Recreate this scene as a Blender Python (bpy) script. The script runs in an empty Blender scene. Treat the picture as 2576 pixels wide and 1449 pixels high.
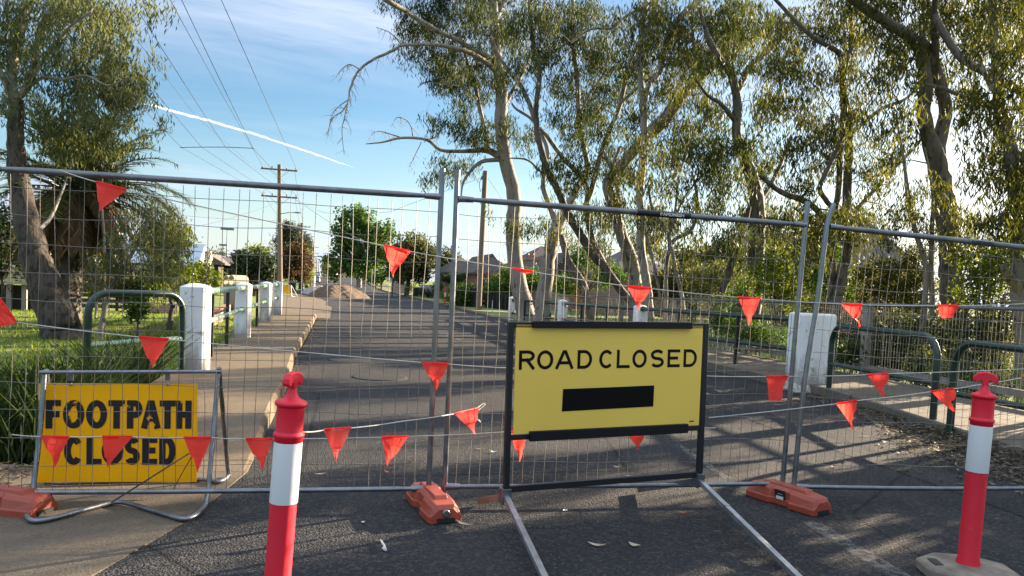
import bpy, math, random
import numpy as np
from mathutils import Vector, Matrix
random.seed(7)
R = math.radians
scene = bpy.context.scene
col = scene.collection

# ------------------------------------------------------------------ camera
CAM_F, CAM_W, CAM_H = 1860.0, 2576.0, 1449.0      # focal length and frame, in picture units
PPX, PPY, EYE = 1288.0, 724.5 + 97.0, 1.45
yaw, pit, rol = R(13.45), R(3.0), R(2.55)
fw = np.array([math.sin(yaw)*math.cos(pit), math.cos(yaw)*math.cos(pit), -math.sin(pit)])
_rt = np.array([math.cos(yaw), -math.sin(yaw), 0.0]); _up = np.cross(_rt, fw)
rt = math.cos(rol)*_rt + math.sin(rol)*_up
up = -math.sin(rol)*_rt + math.cos(rol)*_up
EYEP = np.array([0, 0, EYE])
cam_data = bpy.data.cameras.new('camera'); cam = bpy.data.objects.new('camera', cam_data); col.objects.link(cam)
M = Matrix(((rt[0], up[0], -fw[0], 0), (rt[1], up[1], -fw[1], 0), (rt[2], up[2], -fw[2], EYE), (0, 0, 0, 1)))
cam.matrix_world = M
cam_data.sensor_width = 36.0; cam_data.sensor_fit = 'HORIZONTAL'
cam_data.lens = 36.0*CAM_F/CAM_W; cam_data.shift_y = 97.0/CAM_W
cam_data.clip_start = 0.05; cam_data.clip_end = 9000
scene.camera = cam

# ------------------------------------------------------------------ light
SUN_AZ, SUN_EL = R(67), R(15)
SUN_STRENGTH, SKY_STRENGTH, EXPOSURE = 5.0, 0.060, 2.45
sdir = Vector((math.sin(SUN_AZ)*math.cos(SUN_EL), math.cos(SUN_AZ)*math.cos(SUN_EL), math.sin(SUN_EL)))
sun = bpy.data.objects.new('sun', bpy.data.lights.new('sun', 'SUN')); col.objects.link(sun)
sun.data.energy = SUN_STRENGTH; sun.data.angle = R(0.55); sun.data.color = (1.0, 0.80, 0.57)
sun.rotation_euler = sdir.to_track_quat('Z', 'Y').to_euler()
w = bpy.data.worlds.new('World'); scene.world = w; w.use_nodes = True
nt = w.node_tree; nt.nodes.clear()
def wn(t, **k):
    n = nt.nodes.new(t)
    for a, b in k.items(): setattr(n, a, b)
    return n
def wmath(op, a, b=None, c=None, clamp=False):
    n = wn('ShaderNodeMath', operation=op, use_clamp=clamp)
    for i, v in enumerate((a, b, c)):
        if v is None: continue
        if isinstance(v, (int, float)): n.inputs[i].default_value = v
        else: nt.links.new(v, n.inputs[i])
    return n.outputs[0]
sky = wn('ShaderNodeTexSky', sky_type='NISHITA', sun_disc=False, sun_elevation=SUN_EL, sun_rotation=SUN_AZ,
         altitude=80, air_density=1.0, dust_density=0.6, ozone_density=1.6)
hs = wn('ShaderNodeHueSaturation'); hs.inputs['Saturation'].default_value = 1.27; hs.inputs['Value'].default_value = 0.64
nt.links.new(sky.outputs[0], hs.inputs['Color'])
tc = wn('ShaderNodeTexCoord'); sep = wn('ShaderNodeSeparateXYZ'); nt.links.new(tc.outputs['Generated'], sep.inputs[0])
zz = wmath('MAXIMUM', sep.outputs[2], 0.0); den = wmath('ADD', zz, 0.10)
cu = wmath('DIVIDE', sep.outputs[0], den); cv = wmath('DIVIDE', sep.outputs[1], den)
comb = wn('ShaderNodeCombineXYZ'); nt.links.new(cu, comb.inputs[0]); nt.links.new(cv, comb.inputs[1])
def cloud(scale, rot, stretch, detail, lo, hi, rough=0.55, dist=0.6, off=(0, 0, 0)):
    mp = wn('ShaderNodeMapping'); mp.inputs['Rotation'].default_value = (0, 0, rot); mp.inputs['Scale'].default_value = stretch
    mp.inputs['Location'].default_value = off
    nt.links.new(comb.outputs[0], mp.inputs[0])
    nz = wn('ShaderNodeTexNoise'); nz.inputs['Scale'].default_value = scale; nz.inputs['Detail'].default_value = detail
    nz.inputs['Roughness'].default_value = rough; nz.inputs['Distortion'].default_value = dist
    nt.links.new(mp.outputs[0], nz.inputs['Vector'])
    mr = wn('ShaderNodeMapRange', interpolation_type='SMOOTHSTEP'); mr.inputs['From Min'].default_value = lo; mr.inputs['From Max'].default_value = hi
    nt.links.new(nz.outputs[0], mr.inputs[0]); return mr.outputs[0]
c1 = cloud(0.55, 0.2, (0.40, 1.0, 1), 8, 0.46, 0.68, 0.64, 0.9, (3.1, 1.7, 0))    # broad thin veil
c2 = cloud(1.3, 0.35, (0.3, 1.2, 1), 9, 0.46, 0.74, 0.62, 0.8, (7.3, 2.2, 0))     # streaks
# the veil is thickest high up; wispy bands near the horizon
hi_ = wn('ShaderNodeMapRange', interpolation_type='SMOOTHSTEP'); hi_.inputs['From Min'].default_value = 0.20; hi_.inputs['From Max'].default_value = 0.36
nt.links.new(sep.outputs[2], hi_.inputs[0])
veil = wmath('MULTIPLY', wmath('ADD', wmath('MULTIPLY', c1, 1.05), 0.16), wmath('MULTIPLY_ADD', hi_.outputs[0], 0.85, 0.09))
# unseen bright layer added overhead, above the top of the view, to lift the fill
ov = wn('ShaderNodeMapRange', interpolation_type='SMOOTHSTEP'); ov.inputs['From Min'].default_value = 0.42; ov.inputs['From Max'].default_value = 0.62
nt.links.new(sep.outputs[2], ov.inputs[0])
lo_ = wn('ShaderNodeMapRange', interpolation_type='SMOOTHSTEP'); lo_.inputs['From Min'].default_value = 0.22; lo_.inputs['From Max'].default_value = 0.02
lo_.inputs['To Min'].default_value = 0.12; lo_.inputs['To Max'].default_value = 0.85
nt.links.new(sep.outputs[2], lo_.inputs[0])
cl = wmath('ADD', veil, wmath('MULTIPLY', c2, lo_.outputs[0]), clamp=True)
# thin cloud brightens towards the sun
dotn = wn('ShaderNodeVectorMath', operation='DOT_PRODUCT'); nt.links.new(tc.outputs['Generated'], dotn.inputs[0]); dotn.inputs[1].default_value = sdir
sg = wn('ShaderNodeMapRange', interpolation_type='SMOOTHSTEP'); sg.inputs['From Min'].default_value = 0.70; sg.inputs['From Max'].default_value = 1.0
nt.links.new(dotn.outputs['Value'], sg.inputs[0])
cl = wmath('ADD', cl, wmath('MULTIPLY', sg.outputs[0], 0.50), clamp=True)
hz = wn('ShaderNodeMapRange', interpolation_type='SMOOTHSTEP'); hz.inputs['From Min'].default_value = 0.14; hz.inputs['From Max'].default_value = 0.0
nt.links.new(sep.outputs[2], hz.inputs[0]); cl = wmath('ADD', cl, wmath('MULTIPLY', hz.outputs[0], 0.60), clamp=True)
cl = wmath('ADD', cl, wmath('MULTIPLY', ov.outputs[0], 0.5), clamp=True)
ccol = wn('ShaderNodeMix', data_type='RGBA'); nt.links.new(sg.outputs[0], ccol.inputs[0])
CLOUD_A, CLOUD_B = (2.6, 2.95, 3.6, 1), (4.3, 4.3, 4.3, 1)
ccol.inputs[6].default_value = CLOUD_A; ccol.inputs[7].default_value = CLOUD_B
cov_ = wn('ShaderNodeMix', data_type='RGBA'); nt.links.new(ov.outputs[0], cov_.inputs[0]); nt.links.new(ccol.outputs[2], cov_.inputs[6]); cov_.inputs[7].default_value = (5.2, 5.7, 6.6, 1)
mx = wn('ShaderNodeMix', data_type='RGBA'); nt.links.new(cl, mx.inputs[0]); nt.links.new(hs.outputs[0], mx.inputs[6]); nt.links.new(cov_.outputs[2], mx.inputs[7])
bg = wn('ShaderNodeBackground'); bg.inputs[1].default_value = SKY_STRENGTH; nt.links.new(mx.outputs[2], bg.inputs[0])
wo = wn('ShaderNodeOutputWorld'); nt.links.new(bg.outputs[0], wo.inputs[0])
scene.view_settings.view_transform = 'Standard'; scene.view_settings.look = 'None'
scene.view_settings.exposure = EXPOSURE; scene.view_settings.gamma = 1.0
scene.cycles.max_bounces = 6; scene.cycles.transparent_max_bounces = 12
scene.cycles.sample_clamp_indirect = 6.0

# ------------------------------------------------------------------ measuring helpers: photo point -> place in the world
def ray(px, py): return fw + (px-PPX)/CAM_F*rt - (py-PPY)/CAM_F*up
def G(px, py, z=0.0):
    d = ray(px, py); return EYEP + d*((z-EYE)/d[2])
def D(px, py, Y):
    d = ray(px, py); return EYEP + d*(Y/d[1])
def XP(px, py, X):
    d = ray(px, py); return EYEP + d*(X/d[0])
def depth(p): return float(np.dot(np.asarray(p)-EYEP, fw))
def sm(a, b, x):
    t = min(1.0, max(0.0, (x-a)/(b-a))); return t*t*(3-2*t)
def gz(y): return 2.4*sm(110, 265, y) + 1.0*sm(265, 500, y)

# ------------------------------------------------------------------ mesh helpers
class MB:
    def __init__(s): s.v = []; s.f = []; s.m = []; s.sm = []
    def add(s, vs, fs, m=0, smooth=False):
        b = len(s.v); s.v += [tuple(map(float, p)) for p in vs]
        for f in fs: s.f.append(tuple(b+i for i in f)); s.m.append(m); s.sm.append(smooth)
    def box(s, c, d, rot=None, m=0):
        x, y, z = d[0]/2, d[1]/2, d[2]/2
        vs = [Vector(p) for p in ((-x,-y,-z),(x,-y,-z),(x,y,-z),(-x,y,-z),(-x,-y,z),(x,-y,z),(x,y,z),(-x,y,z))]
        if rot is not None: vs = [rot @ p for p in vs]
        vs = [p + Vector(c) for p in vs]
        s.add(vs, [(0,3,2,1),(4,5,6,7),(0,1,5,4),(1,2,6,5),(2,3,7,6),(3,0,4,7)], m)
    def bar(s, a, b, wd, ht, m=0, upv=(0,0,1)):            # rectangular bar from a to b
        a, b = Vector(a), Vector(b); d = (b-a).normalized(); u = Vector(upv)
        if abs(d.dot(u)) > .98: u = Vector((0,1,0))
        x = d.cross(u).normalized(); u = x.cross(d)
        vs = []
        for p in (a, b):
            for i, j in ((-1,-1),(1,-1),(1,1),(-1,1)): vs.append(p + x*(i*wd/2) + u*(j*ht/2))
        s.add(vs, [(0,1,2,3),(7,6,5,4),(0,4,5,1),(1,5,6,2),(2,6,7,3),(3,7,4,0)], m)
    def tube(s, pts, r, n=8, cap=True, m=0, smooth=True, closed=False):
        P = [Vector(p) for p in pts]; k = len(P)
        if k < 2: return
        rs = list(r) if hasattr(r, '__len__') else [r]*k
        ring = []; u = None
        for i in range(k):
            if closed: t = P[(i+1)%k]-P[i-1]
            else: t = P[min(i+1,k-1)]-P[max(i-1,0)]
            if t.length < 1e-9: t = Vector((0,0,1))
            t.normalize()
            if u is None:
                a = Vector((0,0,1)) if abs(t.z) < .9 else Vector((1,0,0))
                u = t.cross(a).normalized()
            else:
                u = u - t*u.dot(t)
                u = u.normalized() if u.length > 1e-6 else t.orthogonal().normalized()
            v = t.cross(u)
            ring.append([P[i] + (u*math.cos(2*math.pi*j/n)+v*math.sin(2*math.pi*j/n))*rs[i] for j in range(n)])
        vs = [p for rr in ring for p in rr]; fs = []
        for i in range(k if closed else k-1):
            a, b = i*n, ((i+1) % k)*n
            for j in range(n): fs.append((a+j, a+(j+1)%n, b+(j+1)%n, b+j))
        s.add(vs, fs, m, smooth)
        if cap and not closed:
            s.add(ring[0], [tuple(range(n))[::-1]], m); s.add(ring[-1], [tuple(range(n))], m)
    def lathe(s, prof, c=(0,0,0), n=20, m=0, smooth=True):
        vs = []; fs = []
        for r_, z in prof:
            for j in range(n): vs.append((c[0]+r_*math.cos(2*math.pi*j/n), c[1]+r_*math.sin(2*math.pi*j/n), c[2]+z))
        for i in range(len(prof)-1):
            for j in range(n): fs.append((i*n+j, i*n+(j+1)%n, (i+1)*n+(j+1)%n, (i+1)*n+j))
        s.add(vs, fs, m, smooth)
        s.add(vs[:n], [tuple(range(n))[::-1]], m); s.add(vs[-n:], [tuple(range(n))], m)
    def prism(s, poly, z0, z1, m=0):
        n = len(poly); vs = [(p[0],p[1],z0) for p in poly] + [(p[0],p[1],z1) for p in poly]
        s.add(vs, [tuple(range(n))[::-1], tuple(range(n,2*n))] + [(i,(i+1)%n,n+(i+1)%n,n+i) for i in range(n)], m)
    def loft(s, secs, m=0, smooth=False):
        n = len(secs[0]); vs = [p for q in secs for p in q]; fs = []
        for i in range(len(secs)-1):
            for j in range(n): fs.append((i*n+j, i*n+(j+1)%n, (i+1)*n+(j+1)%n, (i+1)*n+j))
        s.add(vs, fs, m, smooth); s.add(secs[0], [tuple(range(n))[::-1]], m); s.add(secs[-1], [tuple(range(n))], m)
    def xf(s, mat): s.v = [tuple(mat @ Vector(p)) for p in s.v]; return s

def worldloc(o):
    v = Vector((0,0,0))
    while o is not None: v += o.location; o = o.parent
    return v
def link(name, me, parent=None):
    o = bpy.data.objects.new(name, me); col.objects.link(o)
    if parent is not None: o.parent = parent
    return o
def obj(name, mb, mats, parent=None, loc=None, label=None, cat=None, group=None, kind=None, world=True, bevel=0, recalc=True):
    """one mesh object; vertices given in world space, moved to the object's own origin"""
    if not isinstance(mats, (list, tuple)): mats = [mats]
    me = bpy.data.meshes.new(name)
    off = Vector((0,0,0))
    if world:
        if parent is not None: off = worldloc(parent)
        elif loc is not None: off = Vector(loc)
    vs = [(p[0]-off.x, p[1]-off.y, p[2]-off.z) for p in mb.v]
    me.from_pydata(vs, [], mb.f)
    for m_ in mats: me.materials.append(m_)
    me.polygons.foreach_set('material_index', mb.m); me.polygons.foreach_set('use_smooth', mb.sm)
    if recalc:
        import bmesh
        b = bmesh.new(); b.from_mesh(me); bmesh.ops.recalc_face_normals(b, faces=b.faces); b.to_mesh(me); b.free()
    me.update()
    o = link(name, me, parent)
    if parent is None and loc is not None: o.location = loc
    if bevel:
        bv = o.modifiers.new('bevel', 'BEVEL'); bv.width = bevel; bv.segments = 2; bv.limit_method = 'ANGLE'; bv.angle_limit = R(35)
    tag(o, label, cat, group, kind); return o
def tag(o, label=None, cat=None, group=None, kind=None):
    if label: o['label'] = label
    if cat: o['category'] = cat
    if group: o['group'] = group
    if kind: o['kind'] = kind
    return o
def thing(name, label, cat, loc=(0,0,0), group=None, kind=None):
    o = bpy.data.objects.new(name, None); col.objects.link(o); o.location = tuple(map(float, loc)); o.empty_display_size = .2
    return tag(o, label, cat, group, kind)
def nmesh(name, V, F, mats, parent=None, attr=None, loc=None, smooth=False):
    """fast mesh from numpy arrays (quads)"""
    me = bpy.data.meshes.new(name); n, k = len(V), len(F)
    off = np.array(worldloc(parent)) if parent is not None else (np.array(loc) if loc is not None else np.zeros(3))
    me.vertices.add(n); me.vertices.foreach_set('co', (V-off).astype(np.float32).ravel())
    q = F.shape[1]
    me.loops.add(k*q); me.loops.foreach_set('vertex_index', F.astype(np.int32).ravel())
    me.polygons.add(k); me.polygons.foreach_set('loop_start', np.arange(0, k*q, q, dtype=np.int32))
    if smooth: me.polygons.foreach_set('use_smooth', np.ones(k, dtype=bool))
    me.update(calc_edges=True)
    if attr is not None:
        a = me.attributes.new('tone', 'FLOAT', 'FACE'); a.data.foreach_set('value', attr.astype(np.float32))
    for m_ in (mats if isinstance(mats, (list, tuple)) else [mats]): me.materials.append(m_)
    o = link(name, me, parent)
    if parent is None and loc is not None: o.location = loc
    return o

# ------------------------------------------------------------------ materials
class NG:
    def __init__(s, name):
        s.mat = bpy.data.materials.new(name); s.mat.use_nodes = True; s.t = s.mat.node_tree
        s.b = s.t.nodes['Principled BSDF']; s.out = s.t.nodes['Material Output']
        s.tc = None
    def n(s, typ, **k):
        nd = s.t.nodes.new(typ)
        for a, b in k.items(): setattr(nd, a, b)
        return nd
    def L(s, a, b): s.t.links.new(a, b)
    def co(s):
        if s.tc is None: s.tc = s.n('ShaderNodeNewGeometry')
        return s.tc.outputs['Position']
    def map(s, scale=(1,1,1), rot=(0,0,0), loc=(0,0,0)):
        m = s.n('ShaderNodeMapping'); m.inputs['Scale'].default_value = scale; m.inputs['Rotation'].default_value = rot; m.inputs['Location'].default_value = loc
        s.L(s.co(), m.inputs[0]); return m.outputs[0]
    def noise(s, scale, detail=4, rough=.55, vec=None, dist=0):
        n_ = s.n('ShaderNodeTexNoise'); n_.inputs['Scale'].default_value = scale; n_.inputs['Detail'].default_value = detail
        n_.inputs['Roughness'].default_value = rough; n_.inputs['Distortion'].default_value = dist
        s.L(vec if vec is not None else s.co(), n_.inputs['Vector']); return n_.outputs[0]
    def voro(s, scale, vec=None, feature='F1', out='Distance'):
        n_ = s.n('ShaderNodeTexVoronoi', feature=feature); n_.inputs['Scale'].default_value = scale
        s.L(vec if vec is not None else s.co(), n_.inputs['Vector']); return n_.outputs[out]
    def ramp(s, fac, stops):
        r_ = s.n('ShaderNodeValToRGB'); e = r_.color_ramp.elements
        while len(e) < len(stops): e.new(0.5)
        for i, (p, c) in enumerate(stops):
            e[i].position = p; e[i].color = (c[0], c[1], c[2], 1) if hasattr(c, '__len__') else (c, c, c, 1)
        s.L(fac, r_.inputs[0]); return r_.outputs[0]
    def mix(s, fac, a, b, mode='MIX'):
        m = s.n('ShaderNodeMix', data_type='RGBA', blend_type=mode)
        for i, v in ((0, fac), (6, a), (7, b)):
            if isinstance(v, (int, float)): m.inputs[i].default_value = v
            elif isinstance(v, tuple): m.inputs[i].default_value = (v[0], v[1], v[2], 1)
            else: s.L(v, m.inputs[i])
        return m.outputs[2]
    def math(s, op, a, b=None, clamp=False):
        m = s.n('ShaderNodeMath', operation=op, use_clamp=clamp)
        for i, v in enumerate((a, b)):
            if v is None: continue
            if isinstance(v, (int, float)): m.inputs[i].default_value = v
            else: s.L(v, m.inputs[i])
        return m.outputs[0]
    def color(s, c): 
        if isinstance(c, tuple): s.b.inputs['Base Color'].default_value = (c[0], c[1], c[2], 1)
        else: s.L(c, s.b.inputs['Base Color'])
    def rough(s, v):
        if isinstance(v, (int, float)): s.b.inputs['Roughness'].default_value = v
        else: s.L(v, s.b.inputs['Roughness'])
    def bump(s, h, strength=.4, dist=.01):
        b = s.n('ShaderNodeBump'); b.inputs['Strength'].default_value = strength; b.inputs['Distance'].default_value = dist
        s.L(h, b.inputs['Height']); s.L(b.outputs[0], s.b.inputs['Normal'])
def basic(name, c, rough=.6, metal=0.0, c2=None, scale=6, bump=0.0, bscale=60, spec=.5, lo=.35, hi=.7, stretch=(1,1,1)):
    g = NG(name); g.b.inputs['Metallic'].default_value = metal; g.b.inputs['Specular IOR Level'].default_value = spec
    c2 = c2 or tuple(x*.72 for x in c)
    v = g.map(stretch) if stretch != (1,1,1) else None
    nz = g.noise(scale, 6, .6, v)
    g.color(g.ramp(nz, [(lo, c2), (hi, c)]))
    g.rough(g.math('ADD', g.math('MULTIPLY', nz, .25), rough-.12, clamp=True))
    if bump: g.bump(g.noise(bscale, 4), bump, .01)
    return g.mat
def leafmat(name, dark, mid, light, trans=.35, warm=None):
    g = NG(name)
    a = g.n('ShaderNodeAttribute', attribute_name='tone')
    c = g.ramp(a.outputs['Fac'], [(0, dark), (.55, mid), (1, light)])
    g.color(c); g.rough(.62); g.b.inputs['Specular IOR Level'].default_value = .16
    tr = g.n('ShaderNodeBsdfTranslucent'); g.L(g.mix(1.0, c, (1.6, 1.5, .55), 'MULTIPLY'), tr.inputs[0])
    ms = g.n('ShaderNodeMixShader'); ms.inputs[0].default_value = trans
    g.L(g.b.outputs[0], ms.inputs[1]); g.L(tr.outputs[0], ms.inputs[2]); g.L(ms.outputs[0], g.out.inputs[0])
    return g.mat

def m_asphalt():
    g = NG('asphalt')
    big = g.noise(.35, 5, .6); patch = g.noise(1.7, 5, .6, g.map((1, .35, 1)))
    agg = g.voro(80); spk = g.voro(62, out='Color')
    sep_ = g.n('ShaderNodeSeparateColor'); g.L(spk, sep_.inputs[0])
    base = g.ramp(big, [(.3, (.033, .035, .040)), (.7, (.047, .049, .054))])
    base = g.mix(g.ramp(patch, [(.48, 0.0), (.68, .55)]), base, (.066, .064, .062))
    stone = g.ramp(sep_.outputs[0], [(.55, (0, 0, 0)), (.8, (.5, .5, .5)), (1, (1, 1, 1))])
    base = g.mix(g.math('MULTIPLY', stone, .45), base, (.150, .140, .125))
    base = g.mix(g.ramp(g.noise(28, 4), [(.35, .22), (.55, 0.0)]), base, (.016, .017, .019))
    # cracks
    cr = g.voro(.33, g.mix(.06, g.co(), g.n('ShaderNodeTexNoise').outputs[1]), 'DISTANCE_TO_EDGE')
    base = g.mix(g.ramp(cr, [(.0, .75), (.006, 0.0)]), base, (.012, .012, .012))
    g.color(base); g.rough(.9); g.b.inputs['Specular IOR Level'].default_value = .12
    h = g.math('ADD', g.math('MULTIPLY', agg, .9), g.math('MULTIPLY', g.noise(60, 3), .8))
    g.bump(h, 1.0, .022)
    return g.mat
def m_concrete(name, c1, c2, joint=None, dirt=(.10,.085,.065), agg=True):
    g = NG(name)
    base = g.ramp(g.noise(.9, 6, .62), [(.3, c2), (.7, c1)])
    base = g.mix(g.ramp(g.noise(7, 6, .65), [(.5, 0.0), (.75, .5)]), base, dirt)
    if agg:
        sep_ = g.n('ShaderNodeSeparateColor'); g.L(g.voro(90, out='Color'), sep_.inputs[0])
        base = g.mix(g.math('MULTIPLY', g.ramp(sep_.outputs[0], [(.6, 0.0), (1, 1.0)]), .35), base, tuple(x*1.5 for x in c1))
        base = g.mix(g.math('MULTIPLY', g.ramp(sep_.outputs[1], [(.6, 0.0), (1, 1.0)]), .4), base, tuple(x*.45 for x in c1))
    if joint:
        sx = g.n('ShaderNodeSeparateXYZ'); g.L(g.co(), sx.inputs[0])
        fr = g.math('FRACT', g.math('DIVIDE', sx.outputs[1], joint))
        base = g.mix(g.ramp(fr, [(0.0, .8), (.012, 0.0), (.988, 0.0), (1.0, .8)]), base, (.03, .028, .025))
    g.color(base); g.rough(.9); g.b.inputs['Specular IOR Level'].default_value = .12
    g.bump(g.math('ADD', g.voro(80), g.noise(30, 4)), .35, .006)
    return g.mat
def m_bark(name, pale, tan, dark, scale=3.0, patch=.5):
    g = NG(name)
    v = g.map((1, 1, .22)); n1 = g.noise(scale, 5, .6, v, .6); n2 = g.noise(scale*3.2, 5, .6, g.map((1, 1, .3)), .5)
    c = g.ramp(n1, [(.32, tan), (.52, pale)])
    c = g.mix(g.ramp(n2, [(patch, 0.0), (patch+.07, .9)]), c, dark)
    g.color(c); g.rough(.8); g.b.inputs['Specular IOR Level'].default_value = .25
    g.bump(g.math('ADD', n2, g.noise(24, 4, .6, g.map((1, 1, .25)))), .5, .02)
    return g.mat
def m_ground():
    g = NG('grass ground')
    n1 = g.noise(.35, 6, .6); n2 = g.noise(9, 5, .65)
    c = g.ramp(n1, [(.3, (.085, .120, .016)), (.6, (.150, .205, .022))])
    c = g.mix(g.ramp(n2, [(.45, 0.0), (.75, .7)]), c, (.10, .085, .045))
    g.color(c); g.rough(.95); g.bump(g.noise(40, 4), .9, .03)
    return g.mat
def m_bands(name, c1, c2, period, axis=2, rough=.8, noise_amt=.4, col2=(.1,.06,.05)):
    """courses of tiles, boards or ribs along one axis"""
    g = NG(name); sx = g.n('ShaderNodeSeparateXYZ'); g.L(g.co(), sx.inputs[0])
    fr = g.math('FRACT', g.math('DIVIDE', sx.outputs[axis], period))
    c = g.ramp(fr, [(0, c2), (.16, c1), (.85, c1), (1, c2)])
    c = g.mix(g.ramp(g.noise(2.2, 6, .65), [(.4, 0.0), (.7, noise_amt)]), c, col2)
    g.color(c); g.rough(rough); g.bump(fr, .5, .03)
    return g.mat
def m_brick(name, c1, c2, mortar):
    g = NG(name); bt = g.n('ShaderNodeTexBrick'); bt.inputs['Scale'].default_value = 1.0
    bt.inputs['Brick Width'].default_value = .24; bt.inputs['Row Height'].default_value = .086; bt.inputs['Mortar Size'].default_value = .01
    for i, c in ((1, c1), (2, c2), (3, mortar)): bt.inputs[i].default_value = (c[0], c[1], c[2], 1)
    g.L(g.map((1, 1, 1), (R(90), 0, 0)), bt.inputs[0]); g.color(bt.outputs[0]); g.rough(.9)
    return g.mat
def m_galv(name, c=(.46,.48,.51), rough=.38, rust=0.0):
    g = NG(name); g.b.inputs['Metallic'].default_value = .85
    sp = g.noise(14, 4); c_ = g.ramp(sp, [(.3, tuple(x*.62 for x in c)), (.7, c)])
    if rust: c_ = g.mix(g.ramp(g.noise(5, 6, .7), [(.62, 0.0), (.75, rust)]), c_, (.16, .08, .045))
    g.color(c_); g.rough(g.math('ADD', g.math('MULTIPLY', sp, .3), rough-.1)); g.bump(g.noise(30, 3), .08, .004)
    return g.mat
def m_chip(name, paint, under, rough=.45, thr=.66, scale=9, grime=0.0):
    g = NG(name); nz = g.noise(scale, 7, .68)
    c = g.ramp(g.noise(1.3, 5), [(.3, tuple(x*.82 for x in paint)), (.7, paint)])
    c = g.mix(g.ramp(nz, [(thr, 0.0), (thr+.025, 1.0)]), c, under)
    if grime:                                             # mud splash and mould on the lowest part of a post
        sx = g.n('ShaderNodeSeparateXYZ'); g.L(g.co(), sx.inputs[0])
        lvl = g.math('SUBTRACT', g.math('MULTIPLY', g.noise(6, 6, .7, g.map((1, 1, .35))), 1.1), g.math('MULTIPLY', sx.outputs[2], .75))
        c = g.mix(g.ramp(lvl, [(.10, 0.0), (.45, grime)]), c, (.17, .145, .115))
        c = g.mix(g.ramp(g.noise(4, 6, .7, g.map((1, 1, .12))), [(.55, 0.0), (.75, .35)]), c, (.30, .29, .27))
    g.color(c); g.rough(rough); g.bump(nz, .12, .006)
    return g.mat
def m_sticker():
    return basic('black sticker', (.02,.02,.022), .5)

ASPHALT = m_asphalt()
CONC = m_concrete('footpath concrete', (.165,.130,.090), (.115,.090,.064), 3.0)
CONC_NEAR = m_concrete('apron concrete', (.135,.112,.085), (.098,.081,.062))
KERB = m_concrete('kerb concrete', (.15,.128,.098), (.10,.088,.07), 2.4, agg=False)
GROUND = m_ground()
GALV = m_galv('galvanised steel', (.235,.25,.28), .30)
GALV_OLD = m_galv('weathered galvanised steel', (.20,.213,.235), .40, .7)
WIRE = m_galv('mesh wire', (.26,.24,.22), .5, .3)
WIRE_FAR = basic('grey pool fence wire', (.30,.30,.28), .6)
TERRA = basic('terracotta plastic', (.34,.058,.028), .46, c2=(.27,.048,.025), scale=4, bump=.06, bscale=300)
BLACKP = m_chip('black paint', (.004,.005,.008), (.06,.06,.06), .5, .72, 12)
YELLOW = basic('yellow sign face', (.80,.56,.095), .42, c2=(.74,.52,.088), scale=1.2)
ORANGE = m_chip('scuffed orange sign face', (.98,.47,.002), (.74,.46,.05), .4, .70, 5)
BLACK = basic('black lettering', (.0025,.0025,.003), .6, spec=.2)
ORANGE.node_tree.nodes['Principled BSDF'].inputs['Specular IOR Level'].default_value = .2
LETTERWORN = m_chip('worn black lettering', (.004,.004,.006), (.85,.40,.008), .5, .63, 9)
TAPE = basic('black tape', (.0015,.0015,.002), .55, spec=.15, bump=.2, bscale=8)
CHAN = basic('dark channel', (.004,.005,.009), .5, spec=.3)
REDP = m_chip('scuffed fluoro red plastic', (.64,.005,.026), (.52,.14,.14), .55, .64, 5)
REDCAP = m_chip('fluoro red cap', (.70,.006,.030), (.66,.11,.12), .5, .72, 12)
SLEEVE = m_chip('white reflective sleeve', (.66,.68,.70), (.42,.42,.42), .45, .68, 16)
RUBBER = basic('dusty rubber', (.26,.22,.17), .9, c2=(.11,.10,.085), scale=9, bump=.2)
WHITEPT = m_chip('white paint on concrete', (.82,.83,.83), (.36,.34,.31), .65, .60, 8, .75)
GREENPT = m_chip('dark green paint', (.008,.030,.022), (.22,.22,.20), .30, .73, 7)
GREENPALE = m_chip('faded green paint', (.17,.27,.20), (.55,.55,.50), .36, .66, 6)
DARKPOST = basic('dark green black post', (.010,.016,.016), .5)
TIMBERPOLE = basic('grey timber pole', (.20,.155,.115), .9, c2=(.11,.085,.065), scale=5, stretch=(1,1,.08), bump=.3, bscale=20)
def m_flag():
    g = NG('fluoro orange flag'); nz = g.noise(9, 4)
    c = g.ramp(nz, [(.3, (.95,.042,.040)), (.7, (1.0,.070,.062))]); g.color(c); g.rough(.45)
    tr = g.n('ShaderNodeBsdfTranslucent'); tr.inputs[0].default_value = (1.0,.09,.065,1)
    ms = g.n('ShaderNodeMixShader'); ms.inputs[0].default_value = .62
    g.L(g.b.outputs[0], ms.inputs[1]); g.L(tr.outputs[0], ms.inputs[2]); g.L(ms.outputs[0], g.out.inputs[0]); return g.mat
FLAG = m_flag()
ROPE = basic('white cord', (.62,.60,.56), .8)
BARK_W = m_bark('pale gum bark', (.25,.23,.205), (.165,.140,.112), (.075,.062,.050), 2.4, .56)
BARK_M = m_bark('mottled gum bark', (.20,.178,.150), (.120,.098,.078), (.055,.045,.037), 3.0, .54)
BARK_D = m_bark('dark gum bark', (.105,.088,.072), (.075,.06,.05), (.035,.028,.024), 3.5, .50)
BARK_OLD = m_bark('old ridged gum bark', (.082,.068,.056), (.052,.043,.036), (.026,.022,.019), 4.0, .5)
BARK_R = m_bark('brown grey gum bark', (.135,.118,.100), (.080,.067,.055), (.042,.035,.030), 3.0, .54)
LEAF_GUM = leafmat('gum leaves', (.017,.028,.013), (.040,.056,.022), (.090,.104,.036), .38)
LEAF_WARM = leafmat('gum leaves warm', (.021,.030,.012), (.055,.066,.019), (.140,.132,.034), .42)
LEAF_GREY = leafmat('grey green leaves', (.048,.064,.034), (.105,.125,.062), (.190,.205,.095), .40)
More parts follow.
